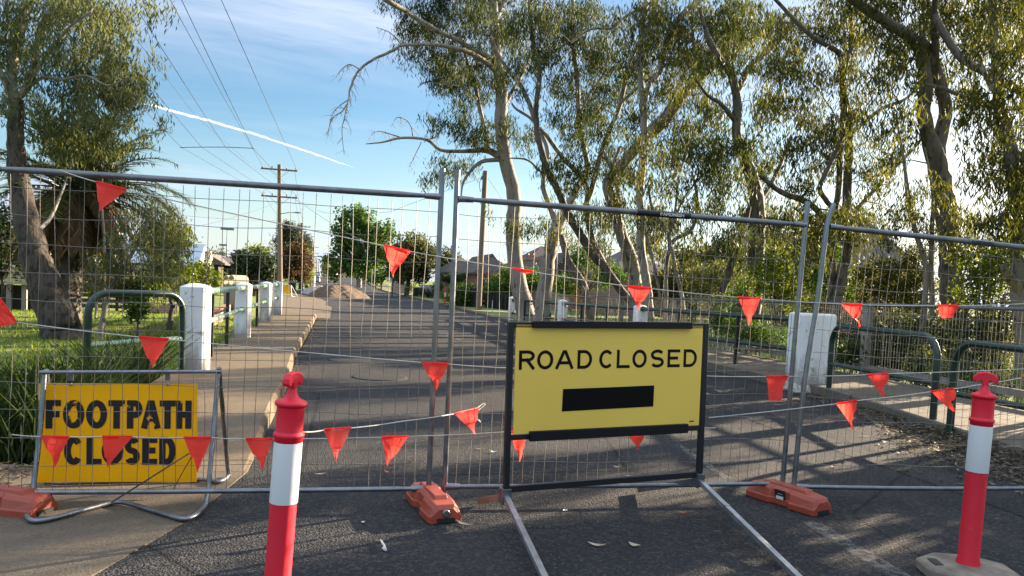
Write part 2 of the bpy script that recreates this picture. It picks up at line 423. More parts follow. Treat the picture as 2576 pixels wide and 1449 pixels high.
LEAF_GREEN = leafmat('bright green leaves', (.022,.048,.012), (.055,.115,.022), (.110,.190,.035), .38)
LEAF_LIME = leafmat('lime green leaves', (.055,.085,.016), (.120,.165,.026), (.200,.230,.045), .42)
LEAF_DARK = leafmat('dark hedge leaves', (.010,.020,.011), (.024,.042,.020), (.050,.075,.030), .22)
LEAF_RED = leafmat('rusty leaves', (.036,.022,.013), (.072,.042,.021), (.115,.078,.030), .30)
LEAF_PINE = leafmat('pine needles', (.018,.028,.018), (.036,.050,.030), (.065,.080,.042), .2)
LEAF_OLIVE = leafmat('olive tree leaves', (.022,.034,.014), (.062,.076,.025), (.170,.160,.048), .35)
PALM_G = leafmat('palm leaflets', (.030,.046,.018), (.075,.098,.032), (.150,.165,.055), .3)
PALM_D = leafmat('dead palm leaflets', (.085,.052,.028), (.170,.105,.058), (.300,.200,.110), .3)
GRASSM = leafmat('grass blades', (.060,.100,.014), (.120,.180,.020), (.210,.270,.035), .45)
REED = leafmat('reed blades', (.009,.019,.007), (.021,.040,.012), (.062,.090,.022), .3)
DRY = leafmat('dry leaves', (.060,.048,.038), (.125,.104,.082), (.240,.205,.160), .15)
# ================================================================== SETTING
def gh(x, y):
    z = gz(y) - .05
    if y < 120:
        if x < -2.1:
            z -= .55*sm(-2.1, -2.8, x)*sm(5.9, 7.0, y)*(1-sm(9.0, 11.5, y))
        if x > 9.0: z -= 1.5*sm(9.3, 11.5, x)*sm(2, 6, y)*(1-sm(27, 33, y))
        if x < -2.4 and y > 10: z += .05*sm(-2.4, -4, x)
    return z
def grid(xs, ys, fz, name, mat, kind='structure', smooth=True):
    V = np.array([(x, y, fz(x, y)) for y in ys for x in xs]); nx = len(xs)
    F = np.array([(j*nx+i, j*nx+i+1, (j+1)*nx+i+1, (j+1)*nx+i) for j in range(len(ys)-1) for i in range(nx-1)])
    o = nmesh(name, V, F, mat, smooth=smooth); tag(o, kind=kind); return o
xs = sorted(set([-3000,-1200,-500,-200,-100,-60,-40,-30] + [round(-24+.7*i, 2) for i in range(80)] + [35,40,50,60,80,120,200,500,1200,3000]))
ys = sorted(set([-600,-200,-60,-30,-20] + [round(-12+.7*i, 2) for i in range(75)] + list(range(42,130,8)) + list(range(130,540,15)) + [700,1000,1800,4000]))
ground = grid(xs, ys, gh, 'ground', GROUND)
tag(ground, 'grassy ground either side of the closed street', 'ground')
# roadway: carriageway strip plus the wide apron in front of the fence
ysr = [-12,-6,0,2,4,5.7] ; ysf = [5.7,8,12,20,28.4] + list(range(34,120,8)) + list(range(120,520,12))
mb = MB()
def strip(mb, x0f, x1f, ys_, dz):
    vs = []; fs = []
    for i, y in enumerate(ys_):
        vs += [(x0f(y), y, gz(y)+dz), (x1f(y), y, gz(y)+dz)]
        if i: fs.append((2*i-2, 2*i-1, 2*i+1, 2*i))
    mb.add(vs, fs)
def xl(y): return -.66 if y < 28.4 else -.66-3.2*sm(50, 75, y)-.8*sm(100, 160, y)
def xr(y): return 7.3 if y > 10.4 else (7.3 - .9*sm(10.4, 5.0, y) if y > 5 else 6.4)
strip(mb, lambda y: -14, lambda y: 6.6, ysr, 0.0)
strip(mb, xl, xr, [5.7,6.5,7.5,8.5,9.5,10.4]+ysf[2:], 0.0)
road = obj('road', mb, ASPHALT, kind='structure'); tag(road, 'worn asphalt road running away behind the barrier', 'road')
# left footpath: raised slab over the culvert, ramping down to the apron
mb = MB()
def fz(y): return .0095 + .165*sm(5.75, 7.9, y)
fy_ = [5.7,6.2,6.7,7.2,7.7,8.2,10,14,20,28.4]
for i in range(len(fy_)-1):
    a, b = fy_[i], fy_[i+1]
    xa = -.60 if a < 12 else -.70; xb = -.60 if b < 12 else -.70
    xi = -2.05
    za, zb = fz(a), fz(b); c = .035
    vs = [(xi,a,za),(xa-c,a,za),(xa,a,za-min(c,za*.5)),(xa+.01,a,-.06),(xi,b,zb),(xb-c,b,zb),(xb,b,zb-min(c,zb*.5)),(xb+.01,b,-.06),(xi,a,-.3),(xi,b,-.3)]
    mb.add(vs, [(0,1,5,4),(1,2,6,5),(2,3,7,6),(8,0,4,9)])
mb.add([(-2.05,28.4,fz(28.4)),(-.7,28.4,fz(28.4)),(-.7,28.4,-.1),(-2.05,28.4,-.1)], [(0,1,2,3)])
fp = obj('footpath', mb, CONC, kind='structure'); tag(fp, 'raised concrete footpath beside the white posts', 'footpath')
mb = MB(); mb.prism([(-14,5.9),(-2.4,6.0),(-.60,5.70),(-.80,4.6),(-1.08,3.78),(-1.45,2.6),(-2.4,1.0),(-4,-1),(-14,-3)], -.05, .008)
ap = obj('concrete_apron', mb, CONC_NEAR, kind='structure'); tag(ap, 'concrete crossing slab under the footpath sign', 'pavement')
# a brown gravelled shoulder past the end of the left footpath
SHOULDER = m_concrete('gravel shoulder', (.185,.145,.105), (.13,.103,.076))
mb = MB(); strip(mb, lambda y: -2.3-1.6*sm(30, 60, y), lambda y: xl(y)+.45 if y < 44 else xl(y)+.05, [28.4,32,36,40,44,50,56,62,70], .006)
sh = obj('gravel_shoulder', mb, SHOULDER, kind='structure'); tag(sh, 'tan gravel shoulder beyond the end of the footpath', 'road edge')
# right bridge deck, verge and path
DECK = m_concrete('bridge path', (.155,.136,.110), (.105,.093,.076), 3.0)
mb = MB()
dy = [-8,0,3,4.5,5.5,6.5,8,9.3,10.4,16,22,28]
for i in range(len(dy)-1):
    a, b = dy[i], dy[i+1]; xa, xb = xr(a)-.02, xr(b)-.02
    mb.add([(xa,a,-.06),(xa,a,.135),(xa+.03,a,.15),(9.15,a,.15),(xb,b,-.06),(xb,b,.135),(xb+.03,b,.15),(9.15,b,.15),(9.15,a,-.5),(9.15,b,-.5)],
           [(0,4,5,1),(1,5,6,2),(2,6,7,3),(3,7,9,8)])
mb.add([(7.3,28,-.1),(7.3,28,.15),(9.15,28,.15),(9.15,28,-.1)], [(0,1,2,3)])
dk = obj('bridge_footpath', mb, DECK, kind='structure'); tag(dk, 'kerbed concrete path on the far side of the road', 'footpath')
VERGE = basic('mown verge', (.115,.165,.030), .95, c2=(.085,.105,.028), scale=.9, bump=.7, bscale=30)
def slab(name, x0, x1, ys_, dz, mat, label, cat, skirt=.2):
    mb = MB()
    for i in range(len(ys_)-1):
        a, b = ys_[i], ys_[i+1]; za, zb = gz(a)+dz, gz(b)+dz
        p0, p1, q0, q1 = x0(a), x1(a), x0(b), x1(b)
        mb.add([(p0,a,za),(p1,a,za),(q1,b,zb),(q0,b,zb),(p0,a,za-skirt),(q0,b,zb-skirt),(p1,a,za-skirt),(q1,b,zb-skirt)], [(0,1,2,3),(4,0,3,5),(1,6,7,2)])
    a = ys_[0]; mb.add([(x0(a),a,gz(a)+dz),(x1(a),a,gz(a)+dz),(x1(a),a,gz(a)-skirt),(x0(a),a,gz(a)-skirt)], [(0,3,2,1)])
    o = obj(name, mb, mat, kind='structure'); return tag(o, label, cat)
far = [38,44,50,58,66,74,82,90,100,110] + list(range(122,420,14))
def kx(y): return xr(y)-.05+ .0*y
slab('kerb', lambda y: kx(y), lambda y: kx(y)+.32, far, .12, KERB, 'right concrete kerb along the street', 'kerb')
slab('verge', lambda y: kx(y)+.325, lambda y: kx(y)+2.0, far, .117, VERGE, 'strip of mown grass between right kerb and path', 'grass verge')
slab('far_footpath', lambda y: kx(y)+2.005, lambda y: kx(y)+3.5, far, .121, CONC, 'pale footpath in front of the brick houses', 'footpath')
slab('left_kerb', lambda y: xl(y)-.35, lambda y: xl(y), [78,84,90,100,110]+list(range(122,420,14)), .12, KERB, 'left concrete kerb far up the street', 'kerb')
slab('left_verge', lambda y: xl(y)-3.0, lambda y: xl(y)-.355, [78,84,90,100,110]+list(range(122,420,14)), .115, VERGE, 'strip of grass where the bins stand, left kerb', 'grass verge')
# small kerbed island round the bare pole on the right
mb = MB(); isl = [(7.15,29.5),(7.6,28.7),(9.3,28.7),(9.3,44.5),(8.2,45),(7.15,43)]
mb.prism(isl, -.1, .10); il = obj('kerb_island', mb, KERB, kind='structure', bevel=.03); tag(il, 'low kerbed verge around the bare pole', 'kerb')
mb = MB(); mb.prism([(7.4,30),(7.75,29.1),(9.25,29.1),(9.25,44.3),(8.3,44.6),(7.4,42.8)], .05, .106); ig = obj('island_grass', mb, VERGE, kind='structure'); tag(ig, 'sunlit grass inside the kerb by the pole', 'grass verge')
# faded paint
PAINT = NG('worn road paint'); _n = PAINT.noise(16, 6, .7); PAINT.color((.22,.22,.21)); PAINT.rough(.8)
_tr = PAINT.n('ShaderNodeBsdfTransparent'); _ms = PAINT.n('ShaderNodeMixShader'); PAINT.L(PAINT.ramp(_n, [(.40, 0.0), (.72, .6)]), _ms.inputs[0])
PAINT.L(_tr.outputs[0], _ms.inputs[1]); PAINT.L(PAINT.b.outputs[0], _ms.inputs[2]); PAINT.L(_ms.outputs[0], PAINT.out.inputs[0])
mb = MB()
def dash(p, q, wd, z=.005):
    a, b = G(*p), G(*q); d = (b-a)/np.linalg.norm(b-a); n_ = np.array([-d[1], d[0], 0])*wd/2
    vs = [a-n_, a+n_, b+n_, b-n_]; mb.add([(v[0],v[1],z) for v in vs], [(0,1,2,3)])
dash((2040,1316),(2275,1458),.13); dash((1705,1120),(1830,1205),.07); dash((1350,985),(1420,1010),.07)
dash((1030,812),(1075,826),.10); dash((1110,838),(1160,856),.10); dash((930,783),(975,796),.12); dash((1115,840),(1140,838),.25)
mb2 = MB(); mb_keep = mb; mb = mb2
for q in (((1760,1010),(2022,1106)),((2022,1106),(2312,1206)),((2312,1206),(2590,1306)),((1395,1004),(1460,1052)),((640,1010),(700,1010)) ): dash(q[0], q[1], .014, .0055)
pj = obj('pavement_joint', mb, BLACK, kind='structure'); tag(pj, 'thin dark joint line running along the asphalt', 'pavement joint'); mb = mb_keep
pm = obj('road_marking', mb, PAINT.mat, kind='structure'); tag(pm, 'worn white paint lines on the asphalt', 'road marking')
# manhole covers
PATCHM = basic('pale concrete patch', (.085,.078,.068), .9, spec=.1)
MAN = basic('iron cover', (.042,.040,.038), .8, spec=.15, c2=(.028,.027,.026), scale=12, bump=.4, bscale=80)
for (px, py, r_, lab) in ((955,949,.42,'round iron manhole cover in the dark asphalt, nearer the barrier'),(880,906,.38,'pale round manhole cover in the road beyond the darker one')):
    g = G(px, py); mb = MB(); mb.lathe([(r_,0),(r_,.007),(r_-.03,.010)], (0,0,0), 28); mb.add([(0,0,.0101)],[])
    obj('manhole_cover', MB() if False else mb.xf(Matrix.Translation(Vector(g))), MAN if r_ > .4 else PATCHM, loc=tuple(g), label=lab, cat='manhole cover', group='manhole covers')

# ================================================================== TEMPORARY FENCE
TOPZ = 2.0
def catmull(P, n=4):
    P = [np.array(p, float) for p in P]; out = []
    for i in range(len(P)-1):
        p0, p1, p2, p3 = P[max(i-1,0)], P[i], P[i+1], P[min(i+2,len(P)-1)]
        for k in range(n):
            t = k/n; out.append(.5*((2*p1)+(-p0+p2)*t+(2*p0-5*p1+4*p2-p3)*t*t+(-p0+3*p1-3*p2+p3)*t**3))
    out.append(P[-1]); return out
def panel(label, Yl, Yr, left, right, rails, n_v, sag, seed, brand=None):
    """left/right: posts as (x, y) polylines of picture points; rails: (top, bottom) picture points"""
    rnd = random.Random(seed)
    A = [D(x, y, Yl) for x, y in left]; B = [D(x, y, Yr) for x, y in right]
    root = thing('temporary_fence_panel', label, 'fence panel', (A[0][0], A[0][1], 0), 'temporary fence panels')
    for P in (A, B):
        if P[0][2] > .06: P.insert(0, np.array([P[0][0], P[0][1], .055]))
        mb = MB(); mb.tube(catmull(P), .0175, 12); obj('post', mb, GALV, root)
    (tl, tr), (bl, br) = rails
    T = [D(tl[0], tl[1], Yl)*(1-t)+D(tr[0], tr[1], Yr)*t for t in np.linspace(0, 1, 11)]
    Bm = [D(bl[0], bl[1], Yl)*(1-t)+D(br[0], br[1], Yr)*t - np.array([0, 0, sag*math.sin(math.pi*t)]) for t in np.linspace(0, 1, 15)]
    mb = MB(); mb.tube([T[0]]+[p for p in T[1:-1]]+[T[-1]], [.010]+[.0195]*9+[.010], 12); obj('top_rail', mb, GALV_OLD, root)
    mb = MB(); mb.tube(Bm, [.010]+[.0165]*13+[.010], 12); obj('bottom_rail', mb, GALV, root)
    mb = MB()
    f = lambda u, v: (np.array(T[0])*(1-u)+np.array(T[-1])*u)*(v)+(np.array(Bm[0])*(1-u)+np.array(Bm[-1])*u)*(1-v)
    ph = rnd.random()*6
    def wob(u, v): 
        a = .016*math.sin(7*u+ph)*math.sin(math.pi*v) + .006*math.sin(23*u+9*v+ph)
        return f(u, v) + np.array([.006*math.sin(11*v+5*u*7+ph)*math.sin(math.pi*v)*1.2, a, .004*math.sin(19*u+ph)])
    for i in range(n_v):
        u = .012+.976*(i+.5)/n_v; j = rnd.uniform(-.25, .25)/n_v; k_ = rnd.uniform(.3, 1)
        pts = [wob(u+j*math.sin(3*v+i)*k_, v) for v in np.linspace(.005, .985, 15)]
        mb.tube(pts, .0019, 4, cap=False)
    n_h = 11
    for i in range(1, n_h+1):
        v = i/(n_h+.6)
        pts = [wob(u, v+.002*math.sin(20*u+i*2)) for u in np.linspace(.004, .996, 40)]
        mb.tube(pts, .0019, 4, cap=False)
    obj('wire_mesh', mb, WIRE, root, recalc=False)
    for P, Rl in ((T[0], T[1]), (T[-1], T[-2]), (Bm[0], Bm[1]), (Bm[-1], Bm[-2])):
        d = np.array(Rl)-np.array(P); d = d/np.linalg.norm(d); mb = MB(); mb.tube([P, P+d*.03, P+d*.10], [.0235, .0215, .0185], 10); obj('rail_joint', mb, GALV, root)
    return root, T, Bm
P1, T1, _ = panel('long galvanised mesh fence panel at the left, in front of the orange footpath sign', 4.87, 4.76,
      [(-52,1240),(-36,700),(-30,345)], [(1078,1236),(1095,830),(1113,424)], (((-44,422),(1108,495)),((-50,1239),(1073,1229))), 33, .004, 3)
P2, T2, _ = panel('middle mesh fence panel with a black sleeve on its top rail, behind the yellow sign', 4.80, 4.69,
      [(1118,1236),(1135,830),(1151,428)], [(1968,1222),(1999,860),(2032,507)], (((1153,500),(2027,566)),((1120,1224),(1972,1216))), 32, .006, 5)
P3, T3, _ = panel('right temporary fence panel with a bent post leaning to the right', 4.59, 4.40,
      [(1997,1222),(2024,960),(2058,745),(2080,572),(2098,512)], [(2725,1226),(2745,900),(2768,560)], (((2086,570),(2760,642)),((2001,1224),(2728,1226))), 33, .012, 8)
# black name sleeve on the middle panel's top rail and the worn one on the right panel
def add_text(body, name, size, mat, M_, parent, sx=1.0, bold=0.0, extr=.0004):
    cu_ = bpy.data.curves.new(name, 'FONT'); cu_.body = body; cu_.size = size; cu_.extrude = extr; cu_.offset = bold
    cu_.align_x = 'CENTER'; cu_.align_y = 'CENTER'
    to = bpy.data.objects.new(name+'_curve', cu_); col.objects.link(to)
    dg = bpy.context.evaluated_depsgraph_get(); me = bpy.data.meshes.new_from_object(to.evaluated_get(dg))
    bpy.data.objects.remove(to); me.name = name
    me.transform(M_ @ Matrix.Diagonal((sx, 1, 1, 1)))
    if parent is not None: me.transform(Matrix.Translation(-worldloc(parent)))
    me.materials.clear(); me.materials.append(mat)
    return link(name, me, parent)
WHITEINK = basic('white lettering', (.62,.62,.60), .6)
for root, T, u0, u1, um, us, Ya, Yb, ink in ((P2, T2, .49, .645, .59, .5, 4.8, 4.69, True), (P3, T3, .50, .60, .55, .5, 4.59, 4.40, False)):
    a, b = np.array(T[0]), np.array(T[-1]); p, q = a+(b-a)*u0, a+(b-a)*u1
    mb = MB(); mb.tube([p, q], .0222, 14); sl = obj('name_sleeve', mb, BLACKP if ink else GALV_OLD, root)
    c = a+(b-a)*um; xd = Vector((b-a)/np.linalg.norm(b-a)); vd = Vector(EYEP-c).normalized(); zd = xd.cross(vd).normalized()*-1
    if zd.z < 0: zd = -zd
    yd = xd.cross(zd) ; 
    if yd.dot(vd) < 0: yd = -yd
    Mt = Matrix.Translation(Vector(c)+yd*.0228) @ Matrix((( xd.x, zd.x, yd.x, 0),(xd.y, zd.y, yd.y, 0),(xd.z, zd.z, yd.z, 0),(0,0,0,1)))
    add_text('RAPIDMESH', 'lettering', .029, WHITEINK if ink else DARKPOST, Mt, sl, 1.15, .0011)
# fence feet
def foot(label, ga, gb, sticker=None):
    """ga/gb: ground points under the two ends of the block"""
    a, b = np.array(ga), np.array(gb); c = (a+b)/2; ang = math.atan2(b[1]-a[1], b[0]-a[0])
    root = thing('fence_foot', label, 'fence foot', (c[0], c[1], 0.004), 'terracotta plastic fence feet')
    L = np.linalg.norm(b-a); hl = L/2
    def sec(x, w0, w1, h, ch=.025, z0=0.0):
        return [(x,-w0,z0),(x,-w0,z0+.045),(x,-w0+.008,z0+.05),(x,-w1,h-ch),(x,-w1+ch,h),(x,w1-ch,h),(x,w1,h-ch),(x,w0-.008,z0+.05),(x,w0,z0+.045),(x,w0,z0)]
    secs = [sec(-hl,.105,.075,.09), sec(-hl+.02,.118,.088,.118), sec(-.16,.122,.098,.128), sec(-.085,.122,.098,.132), sec(-.06,.092,.08,.132),
            sec(.06,.092,.08,.132), sec(.085,.122,.098,.132), sec(.16,.122,.098,.128), sec(hl-.02,.118,.088,.118), sec(hl,.105,.075,.09)]
    mb = MB(); mb.loft(secs)
    # raised saddle along the top that takes the posts
    sad = lambda x, w_, h: [(x,-w_-.012,.115),(x,-w_,h),(x,w_,h),(x,w_+.012,.115)]
    mb.loft([sad(-.19,.042,.122), sad(-.165,.042,.150), sad(.165,.042,.150), sad(.19,.042,.122)])
    Mt = Matrix.Translation((c[0], c[1], .004)) @ Matrix.Rotation(ang, 4, 'Z') @ Matrix.Diagonal((1,.92,.92,1))
    body = obj('block', mb.xf(Mt), TERRA, root, bevel=.010)
    for e_ in (-1, 1): mb = MB(); mb.box((e_*(hl-.02), 0, .018), (.06, .12, .030)); obj('fork_slot', mb.xf(Mt), DARKPOST, root)
    mb = MB(); mb.lathe([(.026,0),(.026,.012),(.020,.014)], n=18); mb.xf(Matrix.Translation((hl-.004, 0, .064)) @ Matrix.Rotation(R(90), 4, 'Y')); obj('filler_plug', mb.xf(Mt), GALV, root)
    if sticker:
        s = sticker; mb = MB(); mb.box((.0, s*.0925, .075), (.085, .004, .085), Matrix.Rotation(-s*R(8), 3, 'X')); st = obj('warning_sticker', mb.xf(Mt), m_sticker(), root)
        mb = MB()
        mb.add([(-.022,s*.0965,.085),(.022,s*.0965,.085),(0,s*.0945,.115)], [(0,1,2)]); mb.add([(-.03,s*.0975,.045),(.03,s*.0975,.045),(.03,s*.0962,.070),(-.03,s*.0962,.070)], [(0,1,2,3)])
        obj('warning_mark', mb.xf(Mt), WHITEINK, st, recalc=False)
    return root
def ends(px, py, a, b):
    c = G(px, py); d = G(*a)-G(*b); d = d/np.linalg.norm(d)*.285; return c+d, c-d
foot('terracotta plastic fence foot with a round grey plug, left of the yellow sign', (.60,4.96,0), (.69,4.39,0))
foot('terracotta plastic fence foot right of the yellow sign, with a small black sticker', *ends(1980,1268,(2040,1290),(1920,1252)), 1)
foot('terracotta plastic fence foot beside the footpath sign, cut by the left edge', *ends(8,1283,(112,1290),(-75,1268)), 1)

# ================================================================== STROKE LETTERS
def arc(cx, cy, rx, ry, a0, a1, n=14): return [(cx+rx*math.cos(R(a0+(a1-a0)*i/n)), cy+ry*math.sin(R(a0+(a1-a0)*i/n))) for i in range(n+1)]
def glyph(ch):
    """centre lines in a unit box, each (points, closed)"""
    if ch == 'O': return [(arc(.5,.5,.5,.5,0,360,28)[:-1], True)]
    if ch == 'C': return [(arc(.5,.5,.5,.5,42,318,24), False)]
    if ch == 'D': return [([(0,0),(0,1),(.45,1)]+arc(.45,.5,.55,.5,90,-90,14)[1:-1]+[(.45,0)], True)]
    if ch == 'L': return [([(0,1),(0,0),(1,0)], False)]
    if ch == 'E': return [([(1,1),(0,1),(0,0),(1,0)], False), ([(0,.52),(.8,.52)], False)]
    if ch == 'F': return [([(1,1),(0,1),(0,0)], False), ([(0,.50),(.85,.50)], False)]
    if ch == 'T': return [([(0,1),(1,1)], False), ([(.5,1),(.5,0)], False)]
    if ch == 'H': return [([(0,0),(0,1)], False), ([(1,0),(1,1)], False), ([(0,.5),(1,.5)], False)]
    if ch == 'A': return [([(0,0),(.44,1),(.56,1),(1,0)], False), ([(.19,.30),(.81,.30)], False)]
    if ch == 'P': return [([(0,0),(0,1),(.55,1)]+arc(.55,.74,.45,.26,90,-90,12)[1:-1]+[(.55,.48),(0,.48)], False)]
    if ch == 'R': return [([(0,0),(0,1),(.55,1)]+arc(.55,.75,.45,.25,90,-90,12)[1:-1]+[(.55,.50),(0,.50)], False), ([(.52,.50),(1,0)], False)]
    if ch == 'S': return [(arc(.5,.75,.5,.25,28,270,16)+arc(.5,.25,.5,.25,90,-152,16)[1:], False)]
def letter(mb, ch, x0, x1, y0, y1, st, zoff, extend=True):
    for li, (pts, closed) in enumerate(glyph(ch)):
        h = st/2
        P = [Vector((x0+h+(x1-x0-st)*p[0], y0+h+(y1-y0-st)*p[1])) for p in pts]
        if not closed:
            d = (P[0]-P[1]).normalized(); 
            if ch not in 'CS': P[0] = P[0]+d*h
            d = (P[-1]-P[-2]).normalized()
            if ch not in 'CS': P[-1] = P[-1]+d*h
        n = len(P); vs = []
        for i in range(n):
            if closed: a, b = P[i]-P[i-1], P[(i+1)%n]-P[i]
            else: a = P[i]-P[i-1] if i else P[1]-P[0]; b = P[i+1]-P[i] if i < n-1 else a
            a, b = a.normalized(), b.normalized(); na, nb = Vector((-a.y,a.x)), Vector((-b.y,b.x))
            m = (na+nb); m = m.normalized() if m.length > 1e-6 else na
            k = h/max(.4, m.dot(na)); vs += [(P[i].x+m.x*k, P[i].y+m.y*k, zoff+li*.0003), (P[i].x-m.x*k, P[i].y-m.y*k, zoff+li*.0003)]
        fs = [(2*i, 2*i+1, 2*((i+1)%n)+1, 2*((i+1)%n)) for i in range(n if closed else n-1)]
        mb.add(vs, fs)

# ================================================================== ROAD CLOSED SIGN
pL, pR = np.array([1.068, 4.43, .175]), np.array([2.485, 4.62, .20])
W_ = float(np.linalg.norm(pR-pL)); FH = 1.065
xd = Vector((pR-pL)/W_); yd = Vector((0,0,1)).cross(xd).normalized(); zd = xd.cross(yd)
MS = Matrix.Translation(Vector(pL)) @ Matrix(((xd.x,yd.x,zd.x,0),(xd.y,yd.y,zd.y,0),(xd.z,yd.z,zd.z,0),(0,0,0,1)))     # local x along the frame, y away, z up
def ux(px):
    u = (px-1290)/(1780-1290); return W_*u/(1.125-.125*u)
sign = thing('road_closed_sign', 'yellow ROAD CLOSED sign in a black steel frame standing on swivel legs', 'road sign', (pL[0], pL[1], 0))
mb = MB(); ft = .036
mb.box((.0,0,FH/2), (ft,ft,FH)); mb.box((W_,0,FH/2), (ft,ft,FH)); mb.box((W_/2,0,.02), (W_-ft-.002,ft-.002,.04)); mb.box((W_/2,0,FH-.018), (W_-ft-.002,ft-.002,ft)); mb.box((W_/2,0,.345), (W_-ft-.002,ft-.004,.034))
obj('frame', mb.xf(MS), BLACKP, sign, bevel=.003)
mb = MB(); bd = .018
mb.box((W_/2,-.012,(.365+1.052)/2), (W_-ft-.026,.010,1.052-.365)); face = obj('sign_panel', mb.xf(MS), YELLOW, sign, bevel=.002)
for zc_, hc_ in ((1.052,.044),(.352,.062)):
    mb = MB(); mb.box((W_/2,-.032,zc_), (1.16,.028,hc_)); obj('clamp_bar', mb.xf(MS), CHAN, sign, bevel=.003)
MF = MS @ Matrix.Translation((0,-.0182,0)) @ Matrix.Rotation(R(90), 4, 'X')      # panel face: x, z -> x, y
LET = [('R',1311,1351),('O',1357,1398),('A',1404,1449),('D',1459,1496),('C',1514,1550),('L',1558,1591),('O',1597,1633),('S',1643,1676),('E',1685,1716),('D',1725,1758)]
for i, (c_, a, b) in enumerate(LET):
    mb = MB(); letter(mb, c_, ux(a), ux(b), .769, .890, .0205, 0); obj('letter', mb.xf(MF), BLACK, face, recalc=False)
mb = MB(); ta, tb = ux(1425), ux(1654)
mb.add([(ta-.004,.498),(tb,.508),(tb+.001,.648),(ta,.642)] and [(ta-.004,.498,.0004),(ta+.3,.503,.0012),(tb,.508,.0004),(tb+.001,.650,.0004),(ta+.3,.645,.0012),(ta,.642,.0004)], [(0,1,4,5),(1,2,3,4)])
obj('tape_cover', mb.xf(MF), TAPE, face, recalc=False)
mb = MB(); mb.add([(ux(1746),.392,.0004),(ux(1757),.392,.0004),(ux(1757),.400,.0004),(ux(1746),.400,.0004)], [(0,1,2,3)]); obj('maker_mark', mb.xf(MF), BLACK, face, recalc=False)
ALU = m_galv('mill aluminium bar', (.42,.44,.47), .42); RUSTB = basic('brown painted bar', (.24,.13,.09), .55, c2=(.16,.09,.065), scale=10)
def legs(pt, front, rear, rear_mat):
    c = MS @ Vector((pt, 0, 0)); mb = MB(); mb.box((pt,-.004,-.005), (.052,.06,.06)); mb.box((pt-.03,.0,-.02), (.012,.075,.10)); br = obj('leg_bracket', mb.xf(MS), GALV, sign, bevel=.003)
    mb = MB(); a = c + Vector((0,-.03,-.03)); mb.bar(a, Vector(front), .034, .030); mb.bar(a*.69+Vector(front)*.31+Vector((0,0,.0165)), a*.68+Vector(front)*.32+Vector((0,0,.0165)), .035, .004); obj('leg', mb, ALU, sign, bevel=.002)
    mb = MB(); mb.bar(c + Vector((-.02,.02,-.035)), Vector(rear), .012, .042); obj('leg', mb, rear_mat, sign, bevel=.002)
legs(0.0, (1.035,3.30,.022), (.955,4.74,.028), RUSTB); legs(W_, (2.35,3.22,.022), (2.17,4.93,.03), GALV_OLD)

# ================================================================== FOOTPATH CLOSED SIGN
YT = 5.12
fs = thing('footpath_sign', 'scuffed orange FOOTPATH CLOSED sign hanging in a galvanised A-frame', 'road sign', (-1.22, 4.9, 0))
tl, tr_ = D(112,936,YT), D(549,934,YT)
bz = .026
g = [G(*p, z=bz) for p in ((68,1300),(84,1310),(120,1307),(200,1286),(285,1264),(325,1267),(400,1289),(455,1305),(480,1302),(500,1290))]
def under(top, ft_):    # leg that runs down behind the bottom rail and kicks forward beneath it
    t_ = np.array(top); f_ = np.array(ft_); return [t_, t_*.5+np.array([f_[0],4.99,.2])*.5, np.array([f_[0],4.955,.20]), np.array([f_[0],4.91,.085]), np.array([f_[0],4.82,.040]), f_+np.array([0,.04,0])]
lf, rf = G(57,1285,z=bz), G(512,1278,z=bz)
path = under(tl, lf) + g + under(tr_, rf)[::-1]
mb = MB(); mb.tube(catmull(path, 3), .0150, 10); obj('front_frame', mb, GALV, fs)
rl, rr = G(130,1205,z=bz), G(575,1195,z=bz)
path = [tl+np.array([0,.03,.01]), rl*.92+tl*.08, rl, G(150,1215,z=bz), G(500,1206,z=bz), G(548,1213,z=bz), rr, rr*.92+tr_*.08, tr_+np.array([0,.03,.02])]
mb = MB(); mb.tube(catmull(path, 3), .0150, 10); obj('rear_frame', mb, GALV_OLD, fs)
mb = MB(); mb.tube([tl+np.array([-.02,-.02,0]), tr_+np.array([.02,-.02,0])], .0125, 10); obj('top_bar', mb, GALV, fs)
mb = MB(); mb.tube([D(280,1264,4.62), D(548,1095,5.25)], .005, 5); mb.tube([G(430,1240,z=.03), D(510,1100,5.05)], .003, 5); obj('tie_wire', mb, DARKPOST, fs)
YP = 5.15
TLp, TRp, BLp, BRp = D(98,964,YP), D(497,966,YP), D(94,1214,YP-.02), D(495,1212,YP-.02)
def pt4(u, v, off=0.0):
    p = (TLp*(1-u)+TRp*u)*v + (BLp*(1-u)+BRp*u)*(1-v); bow = .012*math.sin(math.pi*u)+.006*math.sin(5*u+2*v)
    return (p[0], p[1]-off+bow*.6, p[2])
mb = MB(); n_ = 12
for s_, o_ in ((0,0.0),(1,-.004)):
    vs = [pt4(i/n_, j/4, o_) for j in range(5) for i in range(n_+1)]
    mb.add(vs, [(j*(n_+1)+i, j*(n_+1)+i+1, (j+1)*(n_+1)+i+1, (j+1)*(n_+1)+i) for j in range(4) for i in range(n_)])
fpan = obj('sign_panel', mb, ORANGE, fs, recalc=False)
def fl(ch, px0, px1, py0, py1, st):
    mb = MB(); letter(mb, ch, (px0-95)/402, (px1-95)/402, (1214-py1)/250, (1214-py0)/250, st, 0)
    m2 = MB(); m2.v = []
    for (x, y, z) in mb.v: m2.v.append(pt4(x, y, .0030+z))
    m2.f, m2.m, m2.sm = mb.f, mb.m, mb.sm
    obj('letter', m2, LETTERWORN, fpan, recalc=False)
